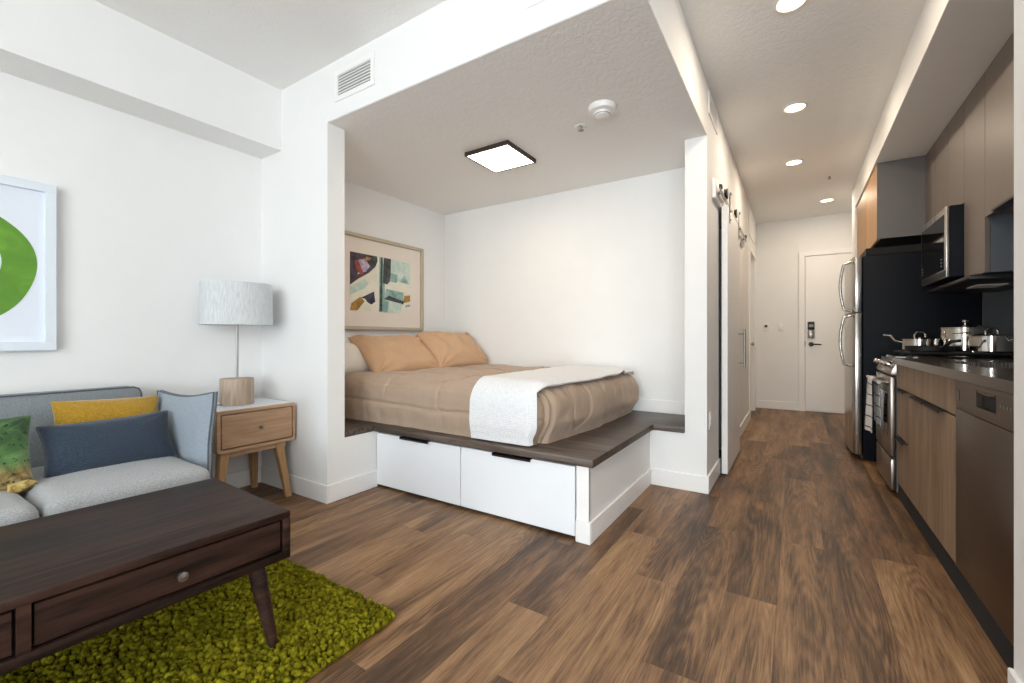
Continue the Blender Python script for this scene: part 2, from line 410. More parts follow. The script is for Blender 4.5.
# entry door
b = MB().box(.115, 1.03, YE-.022, YE-.002, .012, 2.20, bev=.002, seg=1)
d1 = struct('door_1', b, M['trim'], 'plain white entry door at the far end of the hallway', 'door')
b = MB().box(.035, .108, YE-.034, YE-.002, 0, 2.272, bev=.003, seg=1); b.box(1.037, 1.11, YE-.034, YE-.002, 0, 2.272, bev=.003, seg=1); b.box(.108, 1.037, YE-.034, YE-.002, 2.207, 2.272, bev=.003, seg=1)
build('door_frame', b, M['trim'], d1)
k = build('keypad_lock', MB().box(.142, .222, YE-.055, YE-.022, 1.16, 1.275, bev=.012), M['black'], d1); k['label'] = 'black keypad lock'
b = MB().box(.142, .222, YE-.05, YE-.022, 1.04, 1.155, bev=.012)
k2 = build('lock_escutcheon', b, M['nickel'], d1)
build('key_display', MB().box(.155, .21, YE-.058, YE-.055, 1.20, 1.235), M['grey_plastic'], k)
b = MB().lathe([(.032, 0), (.032, .012), (.014, .014), (.012, .05)], (.182, YE-.022, .955), 20, 'Y')
b = MB().lathe([(.032, -.012), (.032, 0)], (.182, YE-.022, .955), 20, 'Y')
b.lathe([(.012, -.06), (.012, -.01)], (.182, YE-.022, .955), 14, 'Y'); b.tube([(.178, YE-.075, .955), (.23, YE-.078, .956), (.30, YE-.07, .953)], [.013, .011, .009])
build('lever_handle', b, M['black'], d1)
build('hinge_edge', MB().box(.108, .115, YE-.03, YE-.022, .93, 1.0), M['black'], d1)
# bathroom door in its recess
d2 = struct('door_2', MB().box(-.60, -.565, 6.44, 7.18, .01, 2.18, bev=.002, seg=1), M['trim'], 'white side door recessed near the hallway end', 'door')
b = MB().box(XH-.005, XH+.012, 6.36, 6.43, 0, 2.25, bev=.003, seg=1); b.box(XH-.005, XH+.012, 7.19, 7.26, 0, 2.25, bev=.003, seg=1); b.box(XH-.005, XH+.012, 6.43, 7.19, 2.18, 2.25, bev=.003, seg=1)
build('door_frame', b, M['trim'], d2)
b = MB().lathe([(.02, 0), (.012, .02), (.012, .04), (.026, .05), (.026, .07), (.0, .075)], (-.565, 7.08, .96), 16, 'X'); build('door_knob', b, M['nickel'], d2)

# ------------------------------------------------------------------ built-in platform
pt = thing('storage_platform', 'built-in white bed platform with two drawers and grey wood-look bench top', 'bed platform', (-1.67, 2.85, 0))
poly = [(-2.478, 2.06), (-.85, 2.06), (-.85, 3.162), (-.642, 3.162), (-.642, YB-.002), (XL+.002, YB-.002), (XL+.002, 1.828), (-2.478, 1.828)]
build('bench_top', MB().prism(poly, 'Z', .391, .432, bev=.002), M['bench'], pt)
build('end_panel', MB().box(-.90, -.88, 2.09, YP-.003, 0, .39), M['wall'], pt, smooth=0)
build('corner_post', MB().box(-.948, -.88, 2.08, 2.10, 0, .39, bev=.001, seg=1), M['trim'], pt)
b = MB().box(-.948, -.866, 2.066, 2.08, 0, .11, bev=.003, seg=1); b.box(-.88, -.866, 2.08, YP-.015, 0, .11, bev=.003, seg=1)
build('baseboard', b, M['trim'], pt)
build('carcass', MB().box(-2.477, -.95, 2.104, YB-.02, .004, .385), M['dark'], pt, smooth=0)
for a, c, h0, h1 in ((-2.472, -1.722, -2.225, -1.97), (-1.715, -.958, -1.469, -1.214)):
    dr = build('drawer', MB().box(a, c, 2.083, 2.103, .018, .378, bev=.0015, seg=1), M['drawer'], pt)
    h = MB().box(h0, h1, 2.062, 2.102, .3785, .3825); h.box(h0, h1, 2.062, 2.066, .366, .3825)
    e = build('edge_pull', h, M['black'], dr, smooth=0); e['label'] = 'black metal edge pull'

# ------------------------------------------------------------------ comforter, throw, pillows
BX0, BX1, BY0, BY1, BZ0, BZ1 = -3.235, -1.12, 2.105, 3.655, .434, .775
def sstep(a, b, x):
    t = min(1, max(0, (x-a)/(b-a))); return t*t*(3-2*t)
def gro(d, w=.010, dep=.014): return -dep*math.exp(-(d/w)**2)
def bed_point(p, off=0., detail=True):
    """p on the raw box -> soft quilt surface"""
    r = .125
    lo = Vector((BX0+.03, BY0+r, BZ0-.2)); hi = Vector((BX1-r, BY1-r, BZ1-r))
    c = Vector((min(max(p.x, lo.x), hi.x), min(max(p.y, lo.y), hi.y), min(max(p.z, lo.z), hi.z)))
    n = p-c
    if n.length < 1e-6: n = Vector((0, 0, 1))
    n.normalize()
    rr = r if p.x > BX0+.03 else .03
    q = c+n*rr
    d = off
    if detail:
        d += .012*noise.noise(q*3.1)+.006*noise.noise(Vector((q.x*9, q.y*9, q.z*9)))
        if n.z > .5:      # top
            for yy in (2.55, 3.1): d += gro(q.y-yy)
            for xx in (-2.45, -1.95): d += gro(q.x-xx+.03*math.sin(q.y*5))
            d += .006*noise.noise(Vector((q.x*6, q.y*20, 0)))
        elif -n.y > .5:   # near long side
            d += gro(q.z-.585-.008*math.sin(q.x*4))
            if q.z > .585: d += gro(q.x+2.43-.1*(q.z-.6), .010, .009)
            if q.z > .585: d += gro(q.x+1.93, .010, .009)
            d += .009*noise.noise(Vector((q.x*15, 0, q.z*3+4)))*(1 if q.z < .6 else .5)
        if n.x > .3:      # foot end with U shaped quilting
            for yc in (2.52, 2.93, 3.3):
                if q.z > .585: d += gro(abs(q.y-yc)-.095, .0085, .020)
                else: d += gro(math.hypot(q.y-yc, q.z-.585)-.095, .0085, .020)
            d += .005*noise.noise(Vector((2, q.y*22, q.z*7)))+.012*noise.noise(Vector((2, q.y*5, q.z*5)))
            d += gro(q.y-2.21, .016, .030)
        if n.x > .12 and n.y < -.12: d += gro(q.y-2.165-.2*(q.z-.6)**2, .02, .03)
    q = q+n*d
    # tuck under at the hem
    tk = .05*(1-sstep(BZ0, BZ0+.13, q.z))
    if n.x > .3: q.x -= tk*1.1
    if n.y < -.3: q.y += tk*.45
    if n.y > .3: q.y -= tk*.6
    q.z = max(q.z, BZ0+.001) if q.z < BZ0+.01 else q.z
    # the foot hangs further out away from the corner
    q.x += (-.03+.075*sstep(2.05, 2.9, q.y))*sstep(-1.9, -1.2, q.x)
    q.z += -.03*sstep(-2.3, -1.15, q.x)*(0 if q.z < .6 else 1)*0.5
    return q
def grid_surface(b, fn, nu, nv):
    vs = [[b.bm.verts.new(fn(i/nu, j/nv)) for j in range(nv+1)] for i in range(nu+1)]
    for i in range(nu):
        for j in range(nv): b.bm.faces.new((vs[i][j], vs[i+1][j], vs[i+1][j+1], vs[i][j+1]))
def L(a, c, t): return a+(c-a)*t
b = MB(); NX, NY, NZ = 200, 190, 36
grid_surface(b, lambda u, v: bed_point(Vector((L(BX0, BX1, u), L(BY0, BY1, v), BZ1))), NX, NY)
grid_surface(b, lambda u, v: bed_point(Vector((L(BX0, BX1, u), BY0, L(BZ0, BZ1, v)))), NX, NZ)
grid_surface(b, lambda u, v: bed_point(Vector((L(BX0, BX1, u), BY1, L(BZ0, BZ1, v)))), NX, NZ)
grid_surface(b, lambda u, v: bed_point(Vector((BX1, L(BY0, BY1, u), L(BZ0, BZ1, v)))), NY, NZ)
grid_surface(b, lambda u, v: bed_point(Vector((BX0, L(BY0, BY1, u), L(BZ0, BZ1, v)))), NY, NZ)
bmesh.ops.remove_doubles(b.bm, verts=b.bm.verts[:], dist=.0006)
tag(build('comforter', b, M['comf'], loc=(-2.2, 2.85, .434), smooth=70), 'quilted tan comforter covering the bed on the platform', 'comforter')

def sheet(b, P, N, thick):
    """closed thin cloth from a grid of points and normals"""
    nu, nv = len(P), len(P[0])
    T = [[b.bm.verts.new(P[i][j]+N[i][j]*thick) for j in range(nv)] for i in range(nu)]
    B = [[b.bm.verts.new(P[i][j]) for j in range(nv)] for i in range(nu)]
    for i in range(nu-1):
        for j in range(nv-1):
            b.bm.faces.new((T[i][j], T[i+1][j], T[i+1][j+1], T[i][j+1])); b.bm.faces.new((B[i][j], B[i][j+1], B[i+1][j+1], B[i+1][j]))
    rim = [(i, 0) for i in range(nu)]+[(nu-1, j) for j in range(1, nv)]+[(i, nv-1) for i in range(nu-2, -1, -1)]+[(0, j) for j in range(nv-2, 0, -1)]
    for k in range(len(rim)):
        (i, j), (m, n) = rim[k], rim[(k+1) % len(rim)]
        b.bm.faces.new((T[i][j], B[i][j], B[m][n], T[m][n]))
def normals(P):
    nu, nv = len(P), len(P[0]); N = []
    for i in range(nu):
        r = []
        for j in range(nv):
            a = P[min(i+1, nu-1)][j]-P[max(i-1, 0)][j]; c = P[i][min(j+1, nv-1)]-P[i][max(j-1, 0)]
            r.append(a.cross(c).normalized())
        N.append(r)
    return N
P = []
for i in range(46):
    u = i/45; row = []
    for j in range(120):
        s = j/119*1.86; x = L(-1.63, -1.165, u)
        zlen = BZ1-.445
        if s < zlen: p = Vector((x, BY0, .445+s))
        else: p = Vector((x, BY0+(s-zlen), BZ1))
        yy = max(0, p.y-2.3)
        p.x += (-.05*yy if u < .5 else 0)*(1-2*u if u < .5 else 0)+.02*math.sin(s*5)*(1-u)*.4
        off = .027+.004*noise.noise(Vector((x*8, s*8, 0)))
        if u > .6: off += .03*(u-.6)/.4*math.exp(-((s-1.5)/.05)**2)+.012*(u-.6)/.4*math.exp(-((s-1.2)/.12)**2)
        row.append(bed_point(p, off, False))
    P.append(row)
N = normals(P)
if N[10][100].z < 0: N = [[-n for n in r] for r in N]
b = MB(); sheet(b, P, N, .012)
tag(build('throw_blanket', b, M['throw'], loc=(-1.42, 2.85, .434), smooth=60), 'white waffle-weave throw draped across the foot of the bed', 'blanket')

def pillow_mb(w, h, t, seed=0, n=36, pinch=.07, wr=.010, power=.45, sag=0., rc=0.):
    b = MB(); sd = Vector((seed*7.3, seed*3.1, seed))
    def out(u, v):
        x = w/2*u*(1-pinch*(1-v*v)*abs(u)**2-rc*abs(v)**6*abs(u)); y = h/2*v*(1-pinch*(1-u*u)*abs(v)**2-rc*abs(u)**6*abs(v))
        y -= sag*(1-u*u)*(v+1)/2
        return x, y
    def th(u, v): return t/2*max(0, (1-u**4)*(1-v**4))**power*(.72+.28*(1-u*u)*(1-v*v))
    vs = {}
    for sgn in (1, -1):
        for i in range(n+1):
            for j in range(n+1):
                u, v = math.sin((i/n-.5)*PI), math.sin((j/n-.5)*PI)
                edge = i in (0, n) or j in (0, n)
                if edge and sgn < 0: vs[sgn, i, j] = vs[1, i, j]; continue
                x, y = out(u, v); z = th(u, v)
                if not edge:
                    e = max(abs(u), abs(v))
                    z += wr*noise.noise(Vector((x*9, y*9, sgn))+sd)*(1-e**6)
                    # creases that run in from the corners
                    for cu in (-1, 1):
                        for cv in (-1, 1):
                            du, dv = (u-cu)*w/2, (v-cv)*h/2; rr = math.hypot(du, dv); an = math.atan2(dv, du)
                            z += wr*.9*math.sin(an*14+seed)*math.exp(-(rr/(.28*min(w, h)+.04))**2)*(1-e**8)
                vs[sgn, i, j] = b.bm.verts.new((x, y, sgn*z))
        for i in range(n):
            for j in range(n):
                q = [vs[sgn, i, j], vs[sgn, i+1, j], vs[sgn, i+1, j+1], vs[sgn, i, j+1]]
                if len(set(q)) < 4: continue
                try: b.bm.faces.new(q if sgn > 0 else q[::-1])
                except ValueError: pass
    ol = []
    m = 24
    for k in range(m): ol.append(out(math.sin((k/m-.5)*PI), -1))
    for k in range(m): ol.append(out(1, math.sin((k/m-.5)*PI)))
    for k in range(m): ol.append(out(-math.sin((k/m-.5)*PI), 1))
    for k in range(m): ol.append(out(-1, -math.sin((k/m-.5)*PI)))
    return b, ol
def frame_mat(c, right, up):
    r = Vector(right).normalized(); u = Vector(up); u = (u-r*u.dot(r)).normalized(); f = r.cross(u)
    m = Matrix((r, u, f)).transposed().to_4x4(); m.translation = Vector(c); return m
def put_pillow(name, label, cat, mat, c, right, up, w, h, t, seed, group=None, piping=None, **kw):
    b, ol = pillow_mb(w, h, t, seed, **kw)
    o = build(name, b, mat, smooth=80); o.matrix_world = frame_mat(c, right, up); tag(o, label, cat, group)
    if piping is not None:
        pb = MB(); pts = [Vector((x, y, 0)) for x, y in ol]; pb.tube(pts+[pts[0]], .006, 6)
        p = build('piping', pb, piping, smooth=60, local=True); p.parent = o
    return o
# right = image-right along +y, up = leaning back against the wall
put_pillow('bed_pillow', 'tan pillow leaning at the near side of the bed head', 'pillow', M['tanpil'], (-2.87, 2.65, .90), (.03, 1, .015), (-.30, 0, .27), .76, .46, .20, 1, None, wr=.030, rc=.0, pinch=.085)
put_pillow('bed_pillow', 'tan pillow at the far side of the bed, against the alcove corner', 'pillow', M['tanpil'], (-2.80, 3.30, .925), (.06, 1, .0), (-.28, 0, .29), .72, .46, .22, 2, None, wr=.030, rc=.05, pinch=.075)
put_pillow('bed_pillow', 'cream white pillow lying behind the near tan pillow', 'pillow', M['cream'], (-3.00, 2.27, .875), (.02, 1, .0), (-.14, 0, .22), .48, .30, .18, 3, None, wr=.01, rc=.1)

# ------------------------------------------------------------------ pictures
p = thing('framed_picture', 'abstract print in a champagne frame on the wall above the bed', 'picture', (XL, 2.80, 1.55))
ya, yb, za, zb = 2.25, 3.325, 1.115, 1.962
b = MB()
for q in ((ya, yb, zb-.032, zb), (ya, yb, za, za+.032), (ya, ya+.032, za+.032, zb-.032), (yb-.032, yb, za+.032, zb-.032)):
    b.box(XL+.001, XL+.034, q[0], q[1], q[2], q[3], bev=.003, seg=1)
build('frame', b, M['frame_gold'], p)
build('mat_board', MB().box(XL+.002, XL+.012, ya+.03, yb-.03, za+.03, zb-.03), M['mat_cream'], p, smooth=0)
b = MB(); lay = [0]
ay0, ay1, az0, az1 = 2.443, 3.16, 1.285, 1.795
def art(mi, pts):
    lay[0] += 1; x = XL+.0125+lay[0]*.00025
    pp = [(ay0+u*(ay1-ay0), az0+v*(az1-az0)) for u, v in pts]
    b.prism(pp, 'X', XL+.012, x, mi)
art(0, [(0, 0), (1, 0), (1, 1), (0, 1)])
art(1, [(0, .43), (.12, .55), (.28, .68), (.38, .80), (.41, 1), (0, 1)])
art(3, [(.30, .74), (.38, .80), (.42, .92), (.41, 1), (.32, 1)])
art(7, [(.10, .62), (.24, .70), (.30, .80), (.22, .92), (.12, .88), (.16, .74)])
art(6, [(.07, .86), (.12, .88), (.20, .66), (.16, .62), (.09, .72)])
art(4, [(.20, .88), (.28, .90), (.33, .95), (.24, .96)])
art(5, [(0, .26), (.22, .40), (.28, .50), (.22, .56), (0, .40)])
art(8, [(.15, .22), (.36, .36), (.38, .18), (.30, .10), (.22, .22)])
art(4, [(0, 0), (.10, 0), (.22, .16), (.15, .24), (.02, .12)])
art(0, [(.12, .02), (.36, .02), (.32, .12), (.22, .18)])
art(2, [(.44, 0), (.52, 0), (.54, .35), (.50, 1), (.45, 1)])
art(3, [(.45, .02), (.49, .02), (.50, 1), (.47, 1)])
art(3, [(.50, .53), (.58, .52), (.63, .60), (.64, 1), (.52, 1)])
art(5, [(.64, .62), (.98, .58), (.98, .98), (.66, 1)])
art(2, [(.62, .58), (.74, .57), (.75, .72), (.64, .74)])
art(2, [(.80, .60), (.96, .57), (.88, .74)])
art(0, [(.52, .44), (.98, .38), (.98, .55), (.64, .56), (.56, .50)])
art(2, [(.54, .22), (.86, .18), (.86, .40), (.56, .43)])
art(3, [(.52, .24), (.86, .17), (.86, .23), (.60, .31)])
art(5, [(.51, 0), (.80, .0), (.84, .18), (.54, .23)])
art(2, [(.50, 0), (.58, .0), (.60, .20), (.52, .23)])
art(4, [(.86, .20), (.98, .24), (.98, .36), (.88, .34)])
art(7, [(.90, .12), (.98, .14), (.98, .18), (.90, .16)])
build('artwork', b, ART, p, smooth=0)

p = thing('framed_picture', 'white framed painting of a green ring on the wall above the sofa', 'picture', (XL, .267, 1.41))
ya, yb, za, zb = -.10, .637, .978, 1.828
b = MB()
for q in ((ya, yb, zb-.042, zb), (ya, yb, za, za+.042), (ya, ya+.042, za+.042, zb-.042), (yb-.042, yb, za+.042, zb-.042)):
    b.box(XL+.001, XL+.046, q[0], q[1], q[2], q[3], bev=.002, seg=1)
build('frame', b, M['frame_white'], p)
build('mat_board', MB().box(XL+.002, XL+.022, ya+.04, yb-.04, za+.04, zb-.04), M['mat_white'], p, smooth=0)
b = MB(); ro, ri = [], []
for k in range(72):
    a = 2*PI*k/72
    r1 = .300*(1+.02*math.sin(2*a+.5)+.012*math.sin(5*a)); r2 = .181*(1+.05*math.sin(2*a+1)+.02*math.sin(3*a))
    ro.append(Vector((0, .267+r1*math.cos(a), 1.388+r1*math.sin(a)))); ri.append(Vector((0, .262+r2*math.cos(a), 1.395+r2*math.sin(a))))
for x0, fl in ((XL+.0215, 0), (XL+.0232, 1)):
    pass
rings = [[v+Vector((x, 0, 0)) for v in q] for q, x in ((ro, XL+.0215), (ro, XL+.0235), (ri, XL+.0235), (ri, XL+.0215))]
b.loft(rings+[rings[0]], cap=False)
build('painted_ring', b, M['ring'], p, smooth=0)

# ------------------------------------------------------------------ sofa
so = thing('sofa', 'grey tweed sofa with piped edges along the left wall', 'sofa', (-2.78, .13, 0))
sy0, sy1 = -.74, .972
def cushion(b, x0, x1, y0, y1, z0, z1, r=.05, puff=.02, n=22, seed=0):
    cx, cy, cz = (x0+x1)/2, (y0+y1)/2, (z0+z1)/2
    def f(p):
        lo = Vector((x0+r, y0+r, z0+r)); hi = Vector((x1-r, y1-r, z1-r))
        c = Vector([min(max(p[i], lo[i]), hi[i]) for i in range(3)]); nn = (p-c)
        if nn.length < 1e-6: nn = Vector((0, 0, 1))
        nn.normalize(); q = c+nn*r
        e = max(0, 1-((p.x-cx)/((x1-x0)/2))**2)*max(0, 1-((p.y-cy)/((y1-y0)/2))**2)
        if nn.z > .5: q.z += puff*e
        q += nn*.004*noise.noise(q*7+Vector((seed, 0, 0)))
        return q
    def face(fn, nu, nv): grid_surface(b, fn, nu, nv)
    V = Vector
    for z in (z0, z1): face(lambda u, v: f(V((L(x0, x1, u), L(y0, y1, v), z))), n, n)
    for y in (y0, y1): face(lambda u, v: f(V((L(x0, x1, u), y, L(z0, z1, v)))), n, 8)
    for x in (x0, x1): face(lambda u, v: f(V((x, L(y0, y1, u), L(z0, z1, v)))), n, 8)
    bmesh.ops.remove_doubles(b.bm, verts=b.bm.verts[:], dist=.0005)
build('base_frame', MB().box(-3.16, -2.30, sy0, sy1, .16, .30, bev=.015), M['sofaback'], so)
for i, (a, c) in enumerate(((sy0, -.163), (-.159, .414), (.418, sy1-.004))):
    b = MB(); cushion(b, -2.98, -2.27, a, c, .302, .446, .05, .016, seed=i*3)
    build('seat_cushion', b, M['sofa'], so, smooth=70)
# back: leaning slab with rounded top corner and piping round its edge
def back_x(z, o): return L(-2.94, -3.06, (z-.30)/.47)+o
b = MB(); rings = []
zz = [.30, .45, .60, .70, .742, .762, .77]
bk1 = .938
outline = [(sy0-.02, .30), (sy0-.02, .735), (sy0+.0, .762), (sy0+.03, .772), (bk1-.03, .772), (bk1-.008, .762), (bk1, .738), (bk1-.004, .60), (bk1-.004, .30)]
for oo, sh in ((-.125, .012), (-.118, 0), (-.01, 0), (0., .01)):
    rings.append([Vector((back_x(z, oo), y+(sh if y < 0 else -sh), z-(sh if z > .5 else 0))) for y, z in outline])
b.loft(rings); build('backrest', b, M['sofaback'], so, smooth=40)
bb = MB(); bb.tube([Vector((back_x(z, -.002), y, z)) for y, z in outline], .0042, 6); build('back_piping', bb, M['piping'], so)
# arms: thin upright panels with pinched piped corners
def arm(ys, sg):
    b = MB(); n = 20
    def pt(u, v, s):
        # u along x from back to front, v up
        zt = .745+.032*u-.026*math.sin(PI*u)+.0
        zb = .16
        z = L(zb, zt, v)
        x = L(-3.03, -2.415, u)+.03*u*sstep(.45, .78, z) - .015*u*math.sin(PI*v)
        y = ys+sg*(.004*u+.006*sstep(.5, .78, z)*u)
        bul = .034*(1-(2*u-1)**6)*(1-max(0, 2*v-1)**6) + .008
        return Vector((x, y+s*bul, z))
    vs = {}
    for s in (1, -1):
        for i in range(n+1):
            for j in range(n+1): vs[s, i, j] = b.bm.verts.new(pt(i/n, j/n, s))
        for i in range(n):
            for j in range(n): b.bm.faces.new((vs[s, i, j], vs[s, i+1, j], vs[s, i+1, j+1], vs[s, i, j+1]))
    rim = [(i, 0) for i in range(n)]+[(n, j) for j in range(n)]+[(i, n) for i in range(n, 0, -1)]+[(0, j) for j in range(n, 0, -1)]
    for k in range(len(rim)):
        a, c = rim[k], rim[(k+1) % len(rim)]
        b.bm.faces.new((vs[1, a[0], a[1]], vs[-1, a[0], a[1]], vs[-1, c[0], c[1]], vs[1, c[0], c[1]]))
    o = build('armrest', b, M['sofaarm'], so, smooth=60)
    for s in (1, -1):
        q = [pt(0, k/12, s) for k in range(13)]+[pt(k/16, 1, s) for k in range(1, 17)]+[pt(1, 1-k/12, s) for k in range(1, 13)]
        build('piping', MB().tube(q, .0038, 6), M['piping'], o)
arm(sy1+.040, 1); arm(sy0-.065, -1)
for x in (-3.08, -2.40):
    for y in (sy0+.08, sy1-.08):
        build('leg', MB().lathe([(.014, 0.0), (.022, .16)], (x, y, 0), 14), M['oak_leg'], so)

put_pillow('throw_pillow', 'mustard yellow velvet lumbar pillow propped on the sofa back', 'pillow', M['yellow'], (-2.90, .765, .625), (.02, 1, -.035), (-.12, 0, .30), .415, .235, .13, 4, None, pinch=.05, wr=.006)
put_pillow('throw_pillow', 'long slate blue lumbar pillow in front of the yellow one', 'pillow', M['bluepil'], (-2.695, .718, .548), (.03, 1, .02), (-.13, 0, .25), .462, .245, .13, 5, None, M['piping'], pinch=.06, wr=.007)
gp = put_pillow('throw_pillow', 'mossy green printed pillow at the left end of the sofa', 'pillow', M['green'], (-2.68, .262, .567), (.08, 1, .0), (-.16, 0, .30), .40, .33, .15, 6, None, pinch=.07, wr=.012)
b = MB(); b.loft([[Vector((.12, -.15, .04))+Vector((0, .02*math.cos(a), .02*math.sin(a))) for a in np.linspace(0, 2*PI, 9)[:-1]],
                  [Vector((.15, -.15, .045))+Vector((0, .022*math.cos(a), .018*math.sin(a))) for a in np.linspace(0, 2*PI, 9)[:-1]],
                  [Vector((.175, -.14, .045))+Vector((0, .016*math.cos(a), .012*math.sin(a))) for a in np.linspace(0, 2*PI, 9)[:-1]],
                  [Vector((.20, -.14, .04))+Vector((0, .004*math.cos(a), .004*math.sin(a))) for a in np.linspace(0, 2*PI, 9)[:-1]]])
o = build('corner_tassel', b, M['gold'], smooth=60, local=True); o.parent = gp; o['label'] = 'gold cloth corner tail'

# ------------------------------------------------------------------ coffee table
ang = math.radians(-2.4); X1 = Vector((math.cos(ang), math.sin(ang), 0)); Y1 = Vector((-math.sin(ang), math.cos(ang), 0))
Lt, Dt, Zt, Zb = 1.214, .605, .46, .302
FR = Vector((-1.432, .843, 0)); cen = FR-X1*Dt/2-Y1*Lt/2
ct = thing('coffee_table', 'dark walnut coffee table with drawers on splayed legs, on the green rug', 'coffee table', cen, ang)
hx, hy = Dt/2, Lt/2
def lb(name, mb, mat, par=ct): return build(name, mb, mat, par, local=True)
lb('table_top', MB().box(-hx, hx, -hy, hy, Zt-.022, Zt, bev=.004), M['walnut'])
b = MB().box(-hx, hx, hy-.022, hy, Zb, Zt-.022, bev=.003); b.box(-hx, hx, -hy, -hy+.022, Zb, Zt-.022, bev=.003)
b.box(-hx, hx, -hy+.022, hy-.022, Zb, Zb+.026, bev=.004); b.box(-hx, -hx+.015, -hy+.022, hy-.022, Zb+.018, Zt-.022)
b.box(-hx+.015, hx-.003, -.0115, .0115, Zb+.018, Zt-.022)
lb('case', b, M['walnut'])
lb('case_lining', MB().box(-hx+.016, hx-.03, -hy+.023, hy-.023, Zb+.019, Zt-.023), M['dark'])
for a, c in ((-hy+.030, -.0165), (.0165, hy-.030)):
    d = lb('drawer', MB().box(hx-.028, hx-.009, a, c, Zb+.032, Zt-.030, bev=.0015, seg=1), M['walnut'])
    m = (a+c)/2
    k = lb('knob', MB().lathe([(.005, 0), (.005, .012), (.013, .015), (.0145, .02), (.013, .026), (.0, .028)], (hx-.009, m, (Zb+Zt)/2-.004), 20, 'X'), M['nickel'], d)
    k['label'] = 'round satin metal knob'
for sx in (-1, 1):
    for sy in (-1, 1):
        t0 = Vector((sx*(hx-.068), sy*(hy-.085), Zb)); t1 = Vector((sx*(hx-.020), sy*(hy-.045), .012))
        lb('leg', MB().tube([t0, t0.lerp(t1, .3), t1], [.027, .0245, .0145], 18), M['walnut'])
for xa in (-hx+.07, hx-.10): lb('stretcher', MB().box(xa, xa+.03, -hy+.12, hy-.12, Zb-.02, Zb), M['walnut'])

# ------------------------------------------------------------------ shag rug
rx0, rx1, ry0, ry1 = -2.27, -1.245, -.75, 1.135
rg = tag(build('rug', MB().box(rx0, rx1, ry0, ry1, .001, .012, bev=.003, seg=1), M['rug'], loc=(-1.75, .2, 0)), 'olive green shag rug of chunky wool nubs under the coffee table', 'rug')
bt_ = bmesh.new(); bmesh.ops.create_icosphere(bt_, subdivisions=2, radius=1.); bt_.verts.ensure_lookup_table()
tv = np.array([v.co[:] for v in bt_.verts]); tf = np.array([[v.index for v in f.verts] for f in bt_.faces]); bt_.free()
rng = np.random.default_rng(3); sp = .0185; VV, FF = [], []; k = 0
for x in np.arange(rx0+.004, rx1+.006, sp):
    for y in np.arange(ry0+.004, ry1+.006, sp*.95):
        if y < -.35: continue
        px, py = x+rng.uniform(-.006, .006), y+rng.uniform(-.006, .006)
        e = min(px-rx0, rx1-px, py-ry0, ry1-py)
        r = rng.uniform(.0085, .0125)
        s = np.array([r*rng.uniform(.8, 1.25), r*rng.uniform(.8, 1.25), r*rng.uniform(.95, 1.35)])
        lump = 1+.14*np.sin(tv@rng.normal(size=3)*3.5+rng.uniform(0, 6))+.08*np.sin(tv@rng.normal(size=3)*6)
        a = rng.uniform(0, PI); R = np.array([[math.cos(a), -math.sin(a), 0], [math.sin(a), math.cos(a), 0], [0, 0, 1]])
        q = (tv*lump[:, None]*s)@R.T
        hz = .021+.006*noise.noise(Vector((px*14, py*14, 0)))+rng.uniform(-.004, .005)
        if e < .02: hz = min(hz, .017)
        q += np.array([px, py, hz]); q[:, 2] = np.maximum(q[:, 2], .0015)
        VV.append(q); FF.append(tf+k*len(tv)); k += 1
VV = np.concatenate(VV)-np.array([-1.75, .2, 0]); FF = np.concatenate(FF)
me = bpy.data.meshes.new('pile'); me.vertices.add(len(VV)); me.vertices.foreach_set('co', VV.ravel())
me.loops.add(FF.size); me.loops.foreach_set('vertex_index', FF.ravel().astype(np.int32))
me.polygons.add(len(FF)); me.polygons.foreach_set('loop_start', np.arange(0, FF.size, 3, dtype=np.int32)); me.polygons.foreach_set('loop_total', np.full(len(FF), 3, dtype=np.int32))
me.polygons.foreach_set('use_smooth', [True]*len(FF)); me.update(); me.validate(); me.materials.append(M['rug'])
o = bpy.data.objects.new('pile', me); C.objects.link(o); o.parent = rg; o['kind'] = 'stuff'

# ------------------------------------------------------------------ side table and lamp
sx0, sx1, sya, syb, sz0, sz1 = -3.21, -2.80, 1.207, 1.683, .366, .614
st = thing('side_table', 'light oak side table with one drawer and white top in the corner', 'side table', (-3.0, 1.445, 0))
def rrect(x0, x1, z0, z1, r, n=6):
    pts = []
    for cx, cz, a0 in ((x1-r, z1-r, 0), (x0+r, z1-r, 90), (x0+r, z0+r, 180), (x1-r, z0+r, 270)):
        for k in range(n+1):
            a = math.radians(a0+90*k/n); pts.append((cx+r*math.cos(a), cz+r*math.sin(a)))
    return pts
o1 = rrect(sya, syb, sz0, sz1, .022); i1 = rrect(sya+.02, syb-.02, sz0+.02, sz1-.02, .008)
b = MB()
rings = [[Vector((x, y, z)) for y, z in pl] for pl, x in ((o1, sx0), (o1, sx1-.003), ([(L(y, (sya+syb)/2, .008), L(z, (sz0+sz1)/2, .012)) for y, z in o1], sx1), (i1, sx1), (i1, sx1-.035))]
b.loft(rings); b.box(sx0, sx0+.012, sya+.01, syb-.01, sz0+.01, sz1-.01)
build('case', b, M['oak'], st)
build('white_top', MB().box(sx0+.004, sx1-.012, sya+.014, syb-.014, sz1-.002, sz1+.0015), M['tabletop_white'], st, smooth=0)
d = build('drawer', MB().box(sx1-.030, sx1+.001, sya+.026, syb-.026, sz0+.026, sz1-.026, bev=.002, seg=1), M['oak'], st)
k = build('knob', MB().lathe([(.005, 0), (.005, .014), (.012, .017), (.0135, .022), (.011, .028), (0, .03)], (sx1+.001, 1.45, .492), 20, 'X'), M['nickel'], d); k['label'] = 'round satin metal knob'
for xa in (sx1-.055, sx0+.03): build('apron', MB().box(xa, xa+.025, sya+.05, syb-.05, sz0-.035, sz0-.0005, bev=.003), M['oak'], st)
